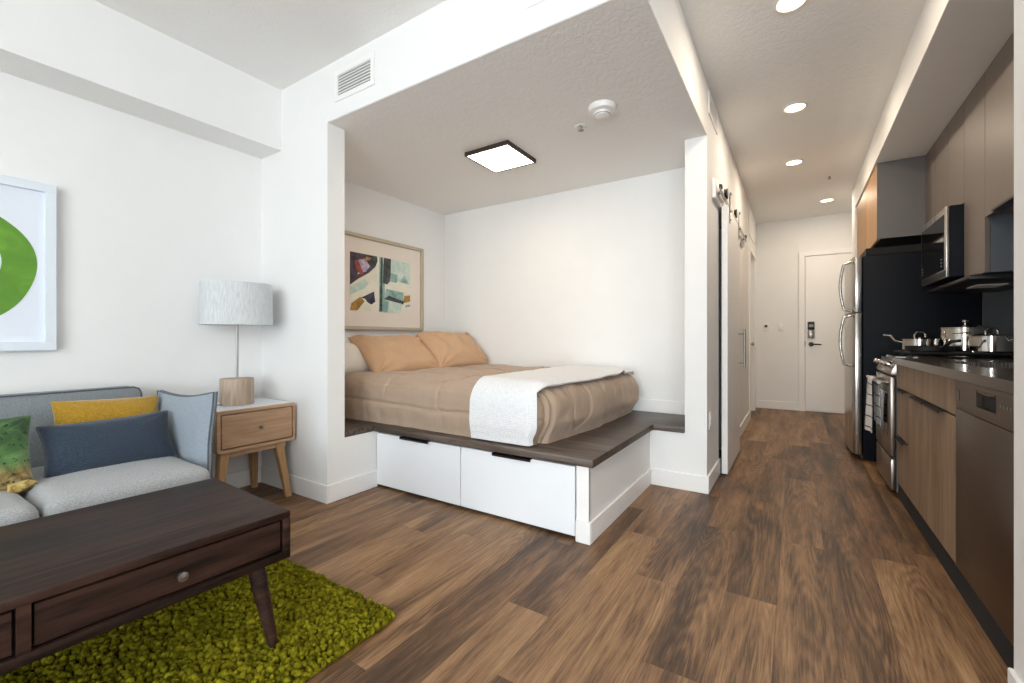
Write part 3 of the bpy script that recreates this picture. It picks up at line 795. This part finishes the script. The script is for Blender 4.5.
for x, dx in ((sx1-.05, .03), (sx0+.05, -.02)):
    for y, dy in ((sya+(.055 if dx > 0 else .10), -.045), (syb-.095, .055 if dx > 0 else .02)):
        rings = []
        for s, w in ((0, .027), (1, .017)):
            cx, cy, z = x+dx*s, y+dy*s, L(sz0-.001, 0, s)
            rings.append([Vector((cx+w*a, cy+w*c, z)) for a, c in ((-1, -.8), (-.8, -1), (.8, -1), (1, -.8), (1, .8), (.8, 1), (-.8, 1), (-1, .8))])
        build('leg', MB().loft(rings), M['oak_leg'], st)
lc = (-3.03, 1.425); lz = sz1+.0018
lm = thing('table_lamp', 'table lamp with wood block base and pale linen drum shade on side table', 'lamp', (lc[0], lc[1], lz))
b = MB(); b.lathe([(.092, 0), (.095, .003), (.095, .164), (.092, .167)], (lc[0], lc[1], lz), 48); build('lamp_base', b, M['lampwood'], lm)
build('lamp_stem', MB().lathe([(.0075, .167), (.0075, .60)], (lc[0], lc[1], lz), 16), M['nickel'], lm)
b = MB(); zs0, zs1 = 1.125-lz, 1.388-lz
b.lathe([(.200, zs0), (.205, zs0), (.205, zs0+.006), (.199, zs1-.006), (.199, zs1), (.194, zs1), (.196, zs0+.01), (.200, zs0)], (lc[0], lc[1], lz), 64, cap=False)
build('lamp_shade', b, M['linen'], lm, smooth=30)
b = MB()
for a in (0, 2.094, 4.189): b.tube([(lc[0], lc[1], lz+.58), (lc[0]+.195*math.cos(a), lc[1]+.195*math.sin(a), 1.385)], .002, 6)
build('shade_spider', b, M['nickel'], lm)
build('bulb', MB().sphere((lc[0], lc[1], lz+.655), .032, 16, sc=(1, 1, 1.3)), M['white_plastic'], lm)
b = MB().tube([(-3.02, 1.328, lz+.008), (-3.08, 1.26, lz+.006), (-3.14, 1.20, lz+.004), (-3.2, 1.187, .55), (-3.235, 1.20, .4), (-3.2, 1.30, .16), (-3.13, 1.36, .03), (-3.1, 1.40, .004)], .0025, 6)
build('power_cord', b, M['black'], lm)

# ------------------------------------------------------------------ ceiling fittings
p = thing('ceiling_light', 'square bronze-rimmed ceiling light above the bed', 'ceiling light', (-1.84, 2.71, HZ))
a0, a1, c0, c1 = -2.035, -1.655, 2.515, 2.905
b = MB()
for q in ((a0, a1, c0, c0+.012), (a0, a1, c1-.012, c1), (a0, a0+.012, c0+.012, c1-.012), (a1-.012, a1, c0+.012, c1-.012)): b.box(*q, HZ-.03, HZ-.001)
build('rim', b, M['bronze'], p, smooth=0)
build('diffuser', MB().box(a0+.012, a1-.012, c0+.012, c1-.012, HZ-.027, HZ-.002), M['panel_lens'], p, smooth=0)
p = thing('smoke_detector', 'round white smoke detector on the alcove ceiling', 'smoke detector', (-.955, 2.46, HZ))
build('base_plate', MB().lathe([(.082, -.001), (.082, -.012), (.076, -.03), (.055, -.036)], (-.955, 2.46, HZ), 40), M['white_plastic'], p)
build('sensor_cap', MB().lathe([(.052, -.034), (.046, -.045), (.042, -.056), (.030, -.062), (0, -.063)], (-.955, 2.46, HZ), 36), M['white_plastic'], p)
build('sensor_slot', MB().lathe([(.0445, -.0475), (.0452, -.0475), (.0440, -.0525), (.0432, -.0525), (.0445, -.0475)], (-.955, 2.46, HZ), 36, cap=False), M['grey_plastic'], p)
def sprinkler(x, y, z, label):
    p = thing('sprinkler_head', label, 'sprinkler', (x, y, z), group='fire sprinklers')
    build('escutcheon', MB().lathe([(.04, -.001), (.04, -.004), (.026, -.008), (.024, -.003)], (x, y, z), 28), M['white_plastic'], p)
    b = MB().lathe([(.012, -.004), (.01, -.014), (.004, -.02), (.004, -.026), (.018, -.027), (.018, -.029)], (x, y, z), 18)
    build('nozzle', b, M['grey_plastic'], p)
sprinkler(-1.157, 2.61, HZ, 'small recessed sprinkler beside the smoke detector')
sprinkler(.30, 5.75, CZ, 'small sprinkler on the hallway ceiling before the last downlight')
def lamp_light(name, kind, loc, power, col, size, rot=(0, 0, 0), **kw):
    d = bpy.data.lights.new(name, kind); d.energy = power; d.color = col
    if kind == 'AREA': d.shape = kw.get('shape', 'DISK'); d.size = size
    if kw.get('size_y'): d.size_y = kw['size_y']
    if kw.get('spread'): d.spread = kw['spread']
    o = bpy.data.objects.new(name, d); C.objects.link(o); o.location = loc; o.rotation_euler = rot
    return o
WARM = (1., .84, .66)
for i, (x, y, w) in enumerate(((-.02, 2.657, 'nearest the viewer, at the top edge of the photo'), (-.005, 3.89, 'second from the viewer, above the refrigerator side'), (-.015, 5.10, 'third from the viewer along the hallway'), (.326, 6.72, 'farthest down the hallway, by the entry door'))):
    p = thing('recessed_downlight', 'round recessed downlight ' + w, 'downlight', (x, y, CZ), group='recessed downlights in the hallway')
    build('trim_ring', MB().lathe([(.062, -.001), (.082, -.001), (.082, -.006), (.066, -.010), (.060, -.004)], (x, y, CZ), 36, cap=False), M['white_plastic'], p)
    build('lens', MB().lathe([(.062, -.0015), (.062, -.005), (0, -.0055)], (x, y, CZ), 32), M['lens'], p)
    lamp_light('downlight_beam', 'AREA', (x, y, CZ-.012), 8.5, WARM, .11)
lamp_light('ceiling_light_glow', 'AREA', (-1.845, 2.71, HZ-.032), 6, (1, .83, .64), .34, shape='SQUARE')

# wall grilles and plates
def grille(name, label, x0, x1, z0, z1, n):
    p = thing(name, label, 'vent', ((x0+x1)/2, YV, z0))
    b = MB(); f = .032
    for q in ((x0, x1, z1-f, z1), (x0, x1, z0, z0+f), (x0, x0+f, z0+f, z1-f), (x1-f, x1, z0+f, z1-f)): b.box(q[0], q[1], YV-.007, YV-.0005, q[2], q[3], bev=.001, seg=1)
    build('frame', b, M['trim'], p)
    build('duct', MB().box(x0+f, x1-f, YV-.0022, YV-.0005, z0+f, z1-f), M['grey_plastic'], p, smooth=0)
    for k in range(n):
        zc = z0+f+(k+.5)*(z1-z0-2*f)/n
        build('slat', MB().box(x0+f, x1-f, -.006, .001, -.0012, .0012, mat=Matrix.Translation((0, YV-.0055, zc)) @ Matrix.Rotation(math.radians(-35), 4, 'X')), M['white_plastic'], p, smooth=0)
grille('wall_vent', 'white square air vent on the wall above the lamp', -2.40, -2.035, 2.50, 2.69, 7)
pl = thing('access_panel', 'flat white access panel on the wall near the top edge of the photo', 'access panel', (-.8, YV, 2.52))
build('panel', MB().box(-1.018, -.60, YV-.006, YV-.0005, 2.52, 2.72, bev=.002, seg=1), M['wall'], pl)
pl = thing('wall_vent', 'slim white vent high on the hallway wall above the sliding door', 'vent', (XH, 3.38, 2.55))
b = MB()
for q in ((3.23, 3.62, 2.70, 2.72), (3.23, 3.62, 2.57, 2.59), (3.23, 3.25, 2.59, 2.70), (3.60, 3.62, 2.59, 2.70)): b.box(XH+.0005, XH+.008, *q, bev=.001, seg=1)
build('frame', b, M['trim'], pl)
build('duct', MB().box(XH+.0005, XH+.002, 3.25, 3.60, 2.59, 2.70), M['grey_plastic'], pl, smooth=0)
for k in range(5): build('slat', MB().box(XH+.002, XH+.007, 3.25, 3.60, 2.597+k*.021, 2.608+k*.021), M['white_plastic'], pl, smooth=0)
pl = thing('access_panel', 'white access panel high on the hallway wall near its end', 'access panel', (XH, 6.6, 2.4))
build('panel', MB().box(XH+.0005, XH+.01, 6.30, 7.1, 2.36, 2.70, bev=.002, seg=1), M['trim'], pl)
def plate(name, label, cat, c, nrm, kids):
    """c = centre on wall; nrm '-Y' or '+X'"""
    p = thing(name, label, cat, c); w, h, d = .037, .06, .006
    def bx(u0, u1, z0, z1, d0, d1, bev=.0):
        if nrm == '-Y': return MB().box(c[0]+u0, c[0]+u1, c[1]-d1, c[1]-d0, c[2]+z0, c[2]+z1, bev=bev)
        return MB().box(c[0]+d0, c[0]+d1, c[1]+u0, c[1]+u1, c[2]+z0, c[2]+z1, bev=bev)
    build('cover_plate', bx(-w, w, -h, h, .0005, d, .002), M['white_plastic'], p)
    for nm, mt, u0, u1, z0, z1, dd in kids: build(nm, bx(u0, u1, z0, z1, d, d+dd, .001), M[mt], p)
plate('thermostat', 'white thermostat with small dark display left of the light switch', 'thermostat', (-.372, YE, 1.205), '-Y', [('display', 'black', -.018, .018, .0, .032, .012)])
plate('light_switch', 'white light switch beside the entry door', 'light switch', (-.185, YE, 1.205), '-Y', [('rocker', 'trim', -.016, .016, -.033, .033, .004)])
plate('wall_outlet', 'white electrical outlet low on the pier right of the bed', 'outlet', (XH, 3.30, .47), '+X', [('socket', 'trim', -.016, .016, .008, .034, .003), ('socket', 'trim', -.016, .016, -.034, -.008, .003)])

# ------------------------------------------------------------------ sliding barn door
rl = thing('barn_door_rail', 'steel sliding-door rail on a white header board along the hallway wall', 'door rail', (XH, 4.3, 2.05))
build('header_board', MB().box(XH+.0005, XH+.024, 3.40, 5.45, 2.04, 2.18, bev=.002, seg=1), M['trim'], rl)
build('rail', MB().box(XH+.042, XH+.048, 3.45, 5.40, 2.082, 2.122, bev=.001, seg=1), M['nickel'], rl)
for y in (3.52, 4.10, 4.80, 5.30): build('spacer', MB().lathe([(.011, .0245), (.011, .054)], (XH, y, 2.102), 14, 'X'), M['nickel'], rl)
for y in (3.49, 5.36): build('end_stop', MB().box(XH+.034, XH+.056, y-.02, y+.02, 2.122, 2.15, bev=.004), M['black'], rl)
bd = thing('barn_door', 'white sliding barn door hanging half open on the hallway wall', 'sliding door', (XH+.043, 4.1, .01))
build('door_panel', MB().box(XH+.026, XH+.068, 3.675, 4.54, .012, 2.05, bev=.002, seg=1), M['trim'], bd)
for y in (3.78, 4.43):
    b = MB().box(XH+.0685, XH+.074, y-.018, y+.018, 1.93, 2.16, bev=.002, seg=1)
    h = build('hanger', b, M['nickel'], bd)
    build('wheel', MB().lathe([(.0, -.012), (.040, -.012), (.040, -.006), (.034, 0), (.040, .006), (.040, .012), (0, .012)], (XH+.045, y, 2.163), 28, 'X'), M['black'], h)
    b = MB().lathe([(.014, .07), (.014, .082), (0, .085)], (XH, y, 2.163), 12, 'X'); b.lathe([(.008, .07), (.008, .08), (0, .082)], (XH, y, 1.955), 12, 'X'); b.lathe([(.008, .07), (.008, .08), (0, .082)], (XH, y, 2.02), 12, 'X')
    build('axle_bolt', b, M['nickel'], h)
b = MB().tube([(XH+.118, 4.40, .78), (XH+.118, 4.40, 1.12)], .009, 14)
for z in (.82, 1.08): b.tube([(XH+.0685, 4.40, z), (XH+.118, 4.40, z)], .006, 10)
build('bar_handle', b, M['nickel'], bd)

# ------------------------------------------------------------------ kitchen base run
KX = .556
def cabinet(name, label, y0, y1, fronts, z1=.875, group='base cabinets'):
    p = thing(name, label, 'cabinet', (.87, (y0+y1)/2, 0), group=group)
    build('carcass', MB().box(KX+.021, XR-.014, y0+.001, y1-.001, .10, z1), M['dark'], p, smooth=0)
    build('toe_kick', MB().box(KX+.006, KX+.02, y0+.001, y1-.001, .001, .10), M['dark'], p, smooth=0)
    for nm, a, c, za, zb, pull in fronts:
        d = build(nm, MB().box(KX, KX+.02, a+.004, c-.004, za, zb, bev=.001, seg=1), M['cab'], p)
        if pull:
            h = MB().box(KX-.022, KX+.018, pull[0], pull[1], zb+.0005, zb+.0035); h.box(KX-.022, KX-.019, pull[0], pull[1], zb-.009, zb+.0035)
            e = build('edge_pull', h, M['black'], d, smooth=0); e['label'] = 'black metal edge pull'
    return p
cabinet('sink_cabinet', 'taupe wood-grain sink cabinet with two doors beside the dishwasher', 2.525, 3.438,
        [('false_front', 2.525, 3.438, .722, .872, None), ('door', 2.525, 2.981, .105, .712, (2.69, 2.965)), ('door', 2.981, 3.438, .105, .712, (2.997, 3.30))])
cabinet('drawer_cabinet', 'narrow taupe drawer cabinet right beside the range', 3.440, 3.775,
        [('drawer', 3.440, 3.775, .722, .872, None), ('drawer', 3.440, 3.775, .415, .712, (3.48, 3.73)), ('drawer', 3.440, 3.775, .105, .405, (3.48, 3.73))])
dw = thing('dishwasher', 'brown-tinted stainless dishwasher at the near end of the counter', 'dishwasher', (.87, 2.22, 0))
build('tub', MB().box(KX+.021, XR-.014, 1.925, 2.522, .10, .872), M['greypanel'], dw, smooth=0)
build('toe_kick', MB().box(KX+.006, KX+.02, 1.925, 2.522, .001, .10), M['dark'], dw, smooth=0)
dd = build('door', MB().box(KX-.002, KX+.02, 1.93, 2.518, .105, .752, bev=.0015), M['dwsteel'], dw)
b = MB()
for q in ((1.93, 2.518, .852, .868), (1.93, 2.518, .755, .79), (1.93, 2.08, .79, .852), (2.27, 2.518, .79, .852)): b.box(KX-.002, KX+.02, *q)
cp = build('control_panel', b, M['dwsteel'], dw, smooth=0)
h = build('pocket_handle', MB().box(KX+.014, KX+.02, 2.08, 2.27, .79, .852), M['dark'], dw, smooth=0); h['label'] = 'black recessed pocket handle'
b = MB().tube([(KX+.004, 2.09, .848), (KX+.006, 2.175, .842), (KX+.004, 2.26, .848)], .007, 8); build('handle_lip', b, M['dwsteel'], dw)
b = MB()
for k in range(4): b.lathe([(.006, -.0016), (.006, 0)], (KX-.002, 1.955+k*.028, .822), 12, 'X')
build('button', b, M['nickel'], cp)
build('status_light', MB().box(KX-.0035, KX-.002, 2.465, 2.50, .79, .83), M['blackgloss'], cp, smooth=0)
build('filler_post', MB().box(KX, XR-.014, 1.802, 1.922, .001, .874), M['cab'], tagt := thing('filler_panel', 'taupe filler strip between dishwasher and white wall end', 'cabinet filler', (.87, 1.86, 0)), smooth=0)
# countertop with sink cut-out
ctp = thing('countertop', 'glossy brown-grey stone countertop over the base cabinets', 'countertop', (.87, 2.8, .876))
b = MB(); sx_, sX_, sy_, sY_ = .68, 1.06, 2.66, 3.30
for q in ((KX-.026, sx_, 1.803, 3.782), (sX_, XR-.013, 1.803, 3.782), (sx_, sX_, 1.803, sy_), (sx_, sX_, sY_, 3.782)): b.box(*q, .877, .915)
bmesh.ops.remove_doubles(b.bm, verts=b.bm.verts[:], dist=.0002)
build('slab', b, M['counter'], ctp, smooth=0)
build('side_splash', MB().box(.535, XR-.013, 1.802, 1.815, .9155, 1.02, bev=.001, seg=1), M['counter'], ctp)
sk = thing('kitchen_sink', 'stainless undermount sink set in the countertop', 'sink', (.87, 2.98, .70))
b = MB(); rings = []
for d_, z in ((.0, .914), (.0, .75), (.03, .72)):
    rings.append([Vector((x, y, z)) for x, y in rrect(sx_+.002+d_, sX_-.002-d_, sy_+.002+d_, sY_-.002-d_, .03)])
b.loft(rings, cap=False); b.loft([rings[-1], [Vector((v.x, v.y, .718)) for v in rings[-1]]])
build('basin', b, M['steel'], sk); build('drain', MB().lathe([(.04, 0), (.04, .003), (.02, .002)], (.87, 2.98, .7185), 20), M['chrome'], sk)

# ------------------------------------------------------------------ range
ra, rb = 3.79, 4.40; RX = .525
rn = thing('range', 'stainless slide-in gas range between drawer cabinet and refrigerator', 'stove', (.86, 4.1, 0))
build('body', MB().box(RX+.03, XR-.016, ra, rb, .03, .905), M['greypanel'], rn, smooth=0)
for x in (.62, 1.12):
    for y in (ra+.05, rb-.05): build('leveling_foot', MB().lathe([(.018, .0), (.012, .03)], (x, y, 0), 12), M['black'], rn)
build('cooktop', MB().box(RX+.02, XR-.016, ra-.004, rb+.004, .906, .925, bev=.004), M['blackgloss'], rn)
b = MB().prism([(RX+.05, .795), (RX+.004, .797), (RX+.0, .815), (RX+.045, .918), (RX+.09, .924), (RX+.09, .795)], 'Y', ra, rb, bev=.002)
cp = build('control_panel', b, M['steel_h'], rn)
nrm = Vector((-.916, 0, .401))
for k in range(4):
    y = ra+.085+k*.147; c0 = Vector((RX+.020, y, .858)); q = []
    mt = nrm.to_track_quat('Z', 'Y').to_matrix().to_4x4(); mt.translation = c0
    kb = MB().lathe([(.024, -.002), (.024, .006), (.019, .008), (.018, .042), (.015, .046), (0, .047)], (0, 0, 0), 22); kb.xf(mt)
    build('knob', kb, M['chrome'], rn)
od = build('oven_door', MB().box(RX-.002, RX+.028, ra+.003, rb-.003, .262, .785, bev=.006), M['steel_h'], rn)
build('oven_window', MB().box(RX-.004, RX-.0015, ra+.10, rb-.10, .38, .67, bev=.001, seg=1), M['blackgloss'], od)
b = MB().tube([(RX-.055, ra+.045, .745), (RX-.055, rb-.045, .745)], .012, 16)
for y in (ra+.07, rb-.07): b.tube([(RX-.002, y, .745), (RX-.055, y, .745)], .010, 12)
build('oven_handle', b, M['steel_h'], od)
bd_ = build('bottom_drawer', MB().box(RX+.0, RX+.028, ra+.003, rb-.003, .04, .243, bev=.006), M['steel_h'], rn)
build('drawer_grip', MB().box(RX+.004, RX+.028, ra+.003, rb-.003, .244, .261), M['black'], rn, smooth=0)
for y0, y1 in ((ra+.02, ra+.285), (rb-.285, rb-.02)):
    b = MB()
    for y in (y0, y1-.012): b.box(RX+.10, XR-.06, y, y+.012, .938, .952, bev=.002, seg=1)
    for x in (RX+.10, .71, .86, 1.01, XR-.072): b.box(x, x+.012, y0+.012, y1-.012, .938, .952, bev=.002, seg=1)
    for x in (RX+.10, XR-.072):
        for y in (y0, y1-.012): b.box(x, x+.012, y, y+.012, .9255, .938)
    build('burner_grate', b, M['iron'], rn)
for x in (.75, 1.03):
    for y in (3.945, 4.245): build('burner_cap', MB().lathe([(.045, .0), (.045, .006), (.035, .010), (0, .011)], (x, y, .9255), 24), M['iron'], rn)
# tea towel hung over the oven handle
tw = []
for i in range(15):
    u = i/14; row = []
    for j in range(40):
        s = j/39; y = L(3.99, 4.22, u)+.012*math.sin(s*5+u*3)
        hx_, hz_ = RX-.055, .745
        fold = .014*math.sin(u*9+.4)*min(1, abs(s-.42)*4)
        if s < .40:   # front fall
            t_ = s/.40; x = hx_-.020-.012*(1-t_)+fold*1.0; z = L(.375, hz_, t_); y += (u-.5)*.06*(1-t_)
        elif s < .48:
            a = (s-.40)/.08*PI; x = hx_-.018*math.cos(a)+fold*.2; z = hz_+.018*math.sin(a)
        else:
            t_ = (s-.48)/.52; x = hx_+.019+fold*.5+.006*t_; z = L(hz_, .43, t_)
        row.append(Vector((x, y, z)))
    tw.append(row)
b = MB(); sheet(b, tw, normals(tw), .003)
tag(build('tea_towel', b, M['towel'], loc=(RX-.055, 4.1, .4), smooth=60), 'white checked tea towel hanging from the oven handle', 'towel')

# ------------------------------------------------------------------ cookware
GZ = .9525
def pot(name, label, x, y, r, h, lid, handle=None, hang=0, loops=False, mat='chrome', z=GZ):
    p = thing(name, label, 'pan' if 'frying' in name else 'pot', (x, y, z))
    b = MB().lathe([(r*.94, 0), (r, .008), (r, h), (r+.004, h+.002), (r-.003, h+.002), (r-.004, .006), (0, .005)], (x, y, z), 40, cap=True)
    build('pan_body' if not lid else 'pot_body', b, M[mat], p)
    if lid:
        l = build('lid', MB().lathe([(r+.003, h+.0025), (r+.003, h+.007), (r*.7, h+.018), (0, h+.026)], (x, y, z), 40), M['chrome'], p)
        if lid == 'loop': k = MB().tube([(x+.84*q, y+.54*q, z+h+e) for q, e in ((-.04, .016), (-.038, .04), (-.022, .056), (0, .06), (.022, .056), (.038, .04), (.04, .016))], .0055, 8)
        else: k = MB().lathe([(.006, 0), (.006, .012), (.016, .020), (.017, .034), (.0, .04)], (x, y, z+h+.025), 16)
        build('lid_handle', k, M['chrome'], l)
    if handle:
        d = Vector((math.cos(hang), math.sin(hang), 0)); c = Vector((x, y, z))
        pts = [c+d*(r-.001)+Vector((0, 0, h*.75)), c+d*(r+.04)+Vector((0, 0, h*.95)), c+d*(r+handle*.6)+Vector((0, 0, h*.95+.035)), c+d*(r+handle)+Vector((0, 0, h*.95+.04))]
        build('handle', MB().tube(pts, [.008, .008, .010, .009], 10), M['black' if mat == 'iron' else 'chrome'], p)
    if loops:
        for sgn in (-1, 1):
            a = hang+(0 if sgn > 0 else PI); d = Vector((math.cos(a), math.sin(a), 0)); e = Vector((-d.y, d.x, 0)); c = Vector((x, y, z+h*.8))
            build('side_handle', MB().tube([c+d*(r-.001)+e*.04, c+d*(r+.035)+e*.036, c+d*(r+.04), c+d*(r+.035)-e*.036, c+d*(r-.001)-e*.04], .006, 8), M['chrome'], p)
    return p
pot('saucepan', 'stainless saucepan with loop-handled lid at the far front burner', .75, 4.245, .098, .075, 'loop', .105, math.radians(165))
pot('frying_pan', 'black frying pan on the near front burner', .74, 3.945, .12, .035, None, .19, math.radians(-75), mat='iron')
pot('stock_pot', 'tall stainless stock pot with knobbed lid at the back of the stove', 0.985, 4.26, .13, .155, 'knob', None, math.radians(70), True)
pot('saucepan', 'stainless saucepan with long handle at the near back burner', 1.03, 3.935, .11, .095, 'loop', .19, math.radians(-62))

# ------------------------------------------------------------------ refrigerator
fa, fb = 4.735, 5.55
fr = thing('refrigerator', 'stainless top-freezer refrigerator with dark sides beyond the range', 'refrigerator', (.82, 5.14, 0))
build('cabinet_body', MB().box(.478, XR-.012, fa, fb, .03, 1.735, bev=.006), M['fridgeside'], fr)
for x in (.55, 1.12):
    for y in (fa+.06, fb-.06): build('leveling_foot', MB().lathe([(.02, 0), (.02, .03)], (x, y, 0), 12), M['black'], fr)
def frdoor(name, z0, z1):
    prof = []
    n = 16
    for k in range(n+1):
        u = -1+2*k/n; prof.append((.415-.022*(1-u*u)-(-.0)*u, L(fa, fb, (u+1)/2)))
    poly = [(.470, fa+.002)]+[(.425, fa+.001)]+[(x, y) for x, y in prof[1:-1]]+[(.425, fb-.001), (.470, fb-.002)]
    d = build(name, MB().prism(poly, 'Z', z0, z1, bev=.003), M['steel'], fr, smooth=50)
    return d
fd = frdoor('freezer_door', 1.262, 1.735); ld = frdoor('fridge_door', .055, 1.252)
build('door_gap', MB().box(.43, .477, fa+.004, fb-.004, 1.2525, 1.2615), M['black'], fr, smooth=0)
def fhandle(par, z0, z1):
    y = fa+.055
    n_ = 10; b = MB().tube([(.404, y, z0)]+[(.352-.026*math.sin(PI*k/n_), y, L(z0, z1, .04+.92*k/n_)) for k in range(n_+1)]+[(.404, y, z1)], .0115, 12)
    build('door_handle', b, M['steel'], par)
fhandle(fd, 1.275, 1.70); fhandle(ld, .80, 1.238)
build('kick_plate', MB().box(.47, .4775, fa+.01, fb-.01, .012, .053), M['black'], fr, smooth=0)

# ------------------------------------------------------------------ wall cabinets
UX, UT = .868, 2.498
fc = thing('fridge_cabinet', 'honey oak cabinet above the refrigerator with grey side', 'cabinet', (.88, 5.2, 1.868), group='wall cabinets')
build('side_panel', MB().box(.569, XR-.002, 4.727, 4.747, 1.868, UT), M['greypanel'], fc, smooth=0)
build('carcass', MB().box(.594, XR-.002, 4.748, 6.155, 1.868, UT-.001), M['dark'], fc, smooth=0)
for a, c in ((4.751, 5.42), (5.432, 6.155)): build('door', MB().box(.570, .591, a, c, 1.862, UT-.002, bev=.001, seg=1), M['oakdoor'], fc)
build('vent_grille', MB().box(.50, XR-.014, 4.76, 5.6, 1.742, 1.80), M['dark'], tg := thing('fridge_top_filler', 'black vent filler between refrigerator and oak cabinet', 'filler panel', (.85, 5.18, 1.742)), smooth=0)
def upper(label, y0, y1, z0, doors, carc='greypanel', niche=None):
    p = thing('wall_cabinet', label, 'cabinet', (1.03, (y0+y1)/2, z0), group='wall cabinets')
    zc = niche if niche else z0
    build('carcass', MB().box(UX+.021, XR-.013, y0+.001, y1-.001, zc, UT), M[carc], p, smooth=0)
    for a, c in doors: build('door', MB().box(UX, UX+.02, a+.0018, c-.0018, zc-(.012 if niche else .0), UT-.002, bev=.001, seg=1), M['upper'], p)
    return p
upper('greige wall cabinet above the microwave', 3.775, 4.438, 1.875, ((3.775, 4.106), (4.107, 4.438)))
upper('narrow greige wall cabinet between microwave and refrigerator panel', 4.440, 4.726, 1.875, ((4.440, 4.726),))
upper('tall single-door greige wall cabinet right of the microwave', 3.42, 3.773, 1.40, ((3.42, 3.773),), 'bluepanel')
p = upper('short greige wall cabinet by the white wall end, hung higher than the rest', 1.802, 3.418, 1.712, ((1.802, 2.34), (2.34, 2.88), (2.88, 3.418)), 'greypanel', 1.712)
build('finger_rail', MB().box(UX-.028, UX+.02, 1.802, 3.22, 1.688, 1.6995), M['black'], p, smooth=0)
# microwave
mw = thing('microwave', 'stainless and black over-range microwave mounted above the stove', 'microwave', (1.0, 4.1, 1.424), )
ma, mb_, MX = 3.785, 4.43, .79
build('body', MB().box(MX+.016, XR-.014, ma, mb_, 1.424, 1.868, bev=.003), M['fridgeside'], mw)
dr = build('door', MB().box(MX, MX+.0145, ma, mb_, 1.424, 1.868, bev=.003), M['steel'], mw)
build('door_window', MB().box(MX-.0015, MX+.0005, ma+.042, mb_-.018, 1.475, 1.825, bev=.0004, seg=1), M['blackgloss'], dr)
build('lower_trim', MB().box(MX-.002, MX+.0005, ma+.01, mb_-.01, 1.428, 1.468), M['gunmetal'], dr, smooth=0)
b = MB()
for k in range(3):
    for yy in (ma+.09, mb_-.06): b.box(MX-.0025, MX-.0015, yy, yy+.02, 1.50+k*.022, 1.508+k*.022)
build('button', b, M['grey_plastic'], dr, smooth=0)
hd = thing('range_hood', 'slim dark grey range hood under the microwave', 'range hood', (1.0, 4.0, 1.36))
build('canopy', MB().prism([(.815, 1.376), (.825, 1.370), (XR-.016, 1.360), (XR-.016, 1.398), (.84, 1.398), (.818, 1.394)], 'Y', 3.46, 4.40, bev=.002), M['gunmetal'], hd)
build('light_lens', MB().box(.92, 1.05, 3.75, 3.95, 1.357, 1.364), M['white_plastic'], hd, smooth=0)

# ------------------------------------------------------------------ light
w = bpy.data.worlds.new('sky'); bpy.context.scene.world = w; w.use_nodes = True
bg = w.node_tree.nodes['Background']; bg.inputs[0].default_value = (.905, .94, 1., 1); bg.inputs[1].default_value = 13.7
for a, c in wins:
    o = lamp_light('window_portal', 'AREA', ((a+c)/2, YW-.10, 1.40), 1, (1, 1, 1), c-a, (PI/2, 0, 0), shape='RECTANGLE', size_y=2.1)
    o.data.cycles.is_portal = True

# ------------------------------------------------------------------ camera
cam = bpy.data.cameras.new('camera'); co = bpy.data.objects.new('camera', cam); C.objects.link(co)
co.location = (0, 0, 1.04); co.rotation_euler = (PI/2, 0, math.radians(32.82))
cam.sensor_width = 36; cam.lens = 36*440/1024; cam.shift_y = -(341.5-338.3)/1024
cam.clip_start = .02
sc = bpy.context.scene; sc.camera = co
sc.view_settings.view_transform = 'Standard'; sc.view_settings.look = 'None'; sc.view_settings.gamma = 1; sc.view_settings.use_curve_mapping = False
sc.view_settings.exposure = 0
sc.cycles.use_denoising = True; sc.cycles.max_bounces = 10; sc.cycles.diffuse_bounces = 6; sc.cycles.sample_clamp_indirect = 8
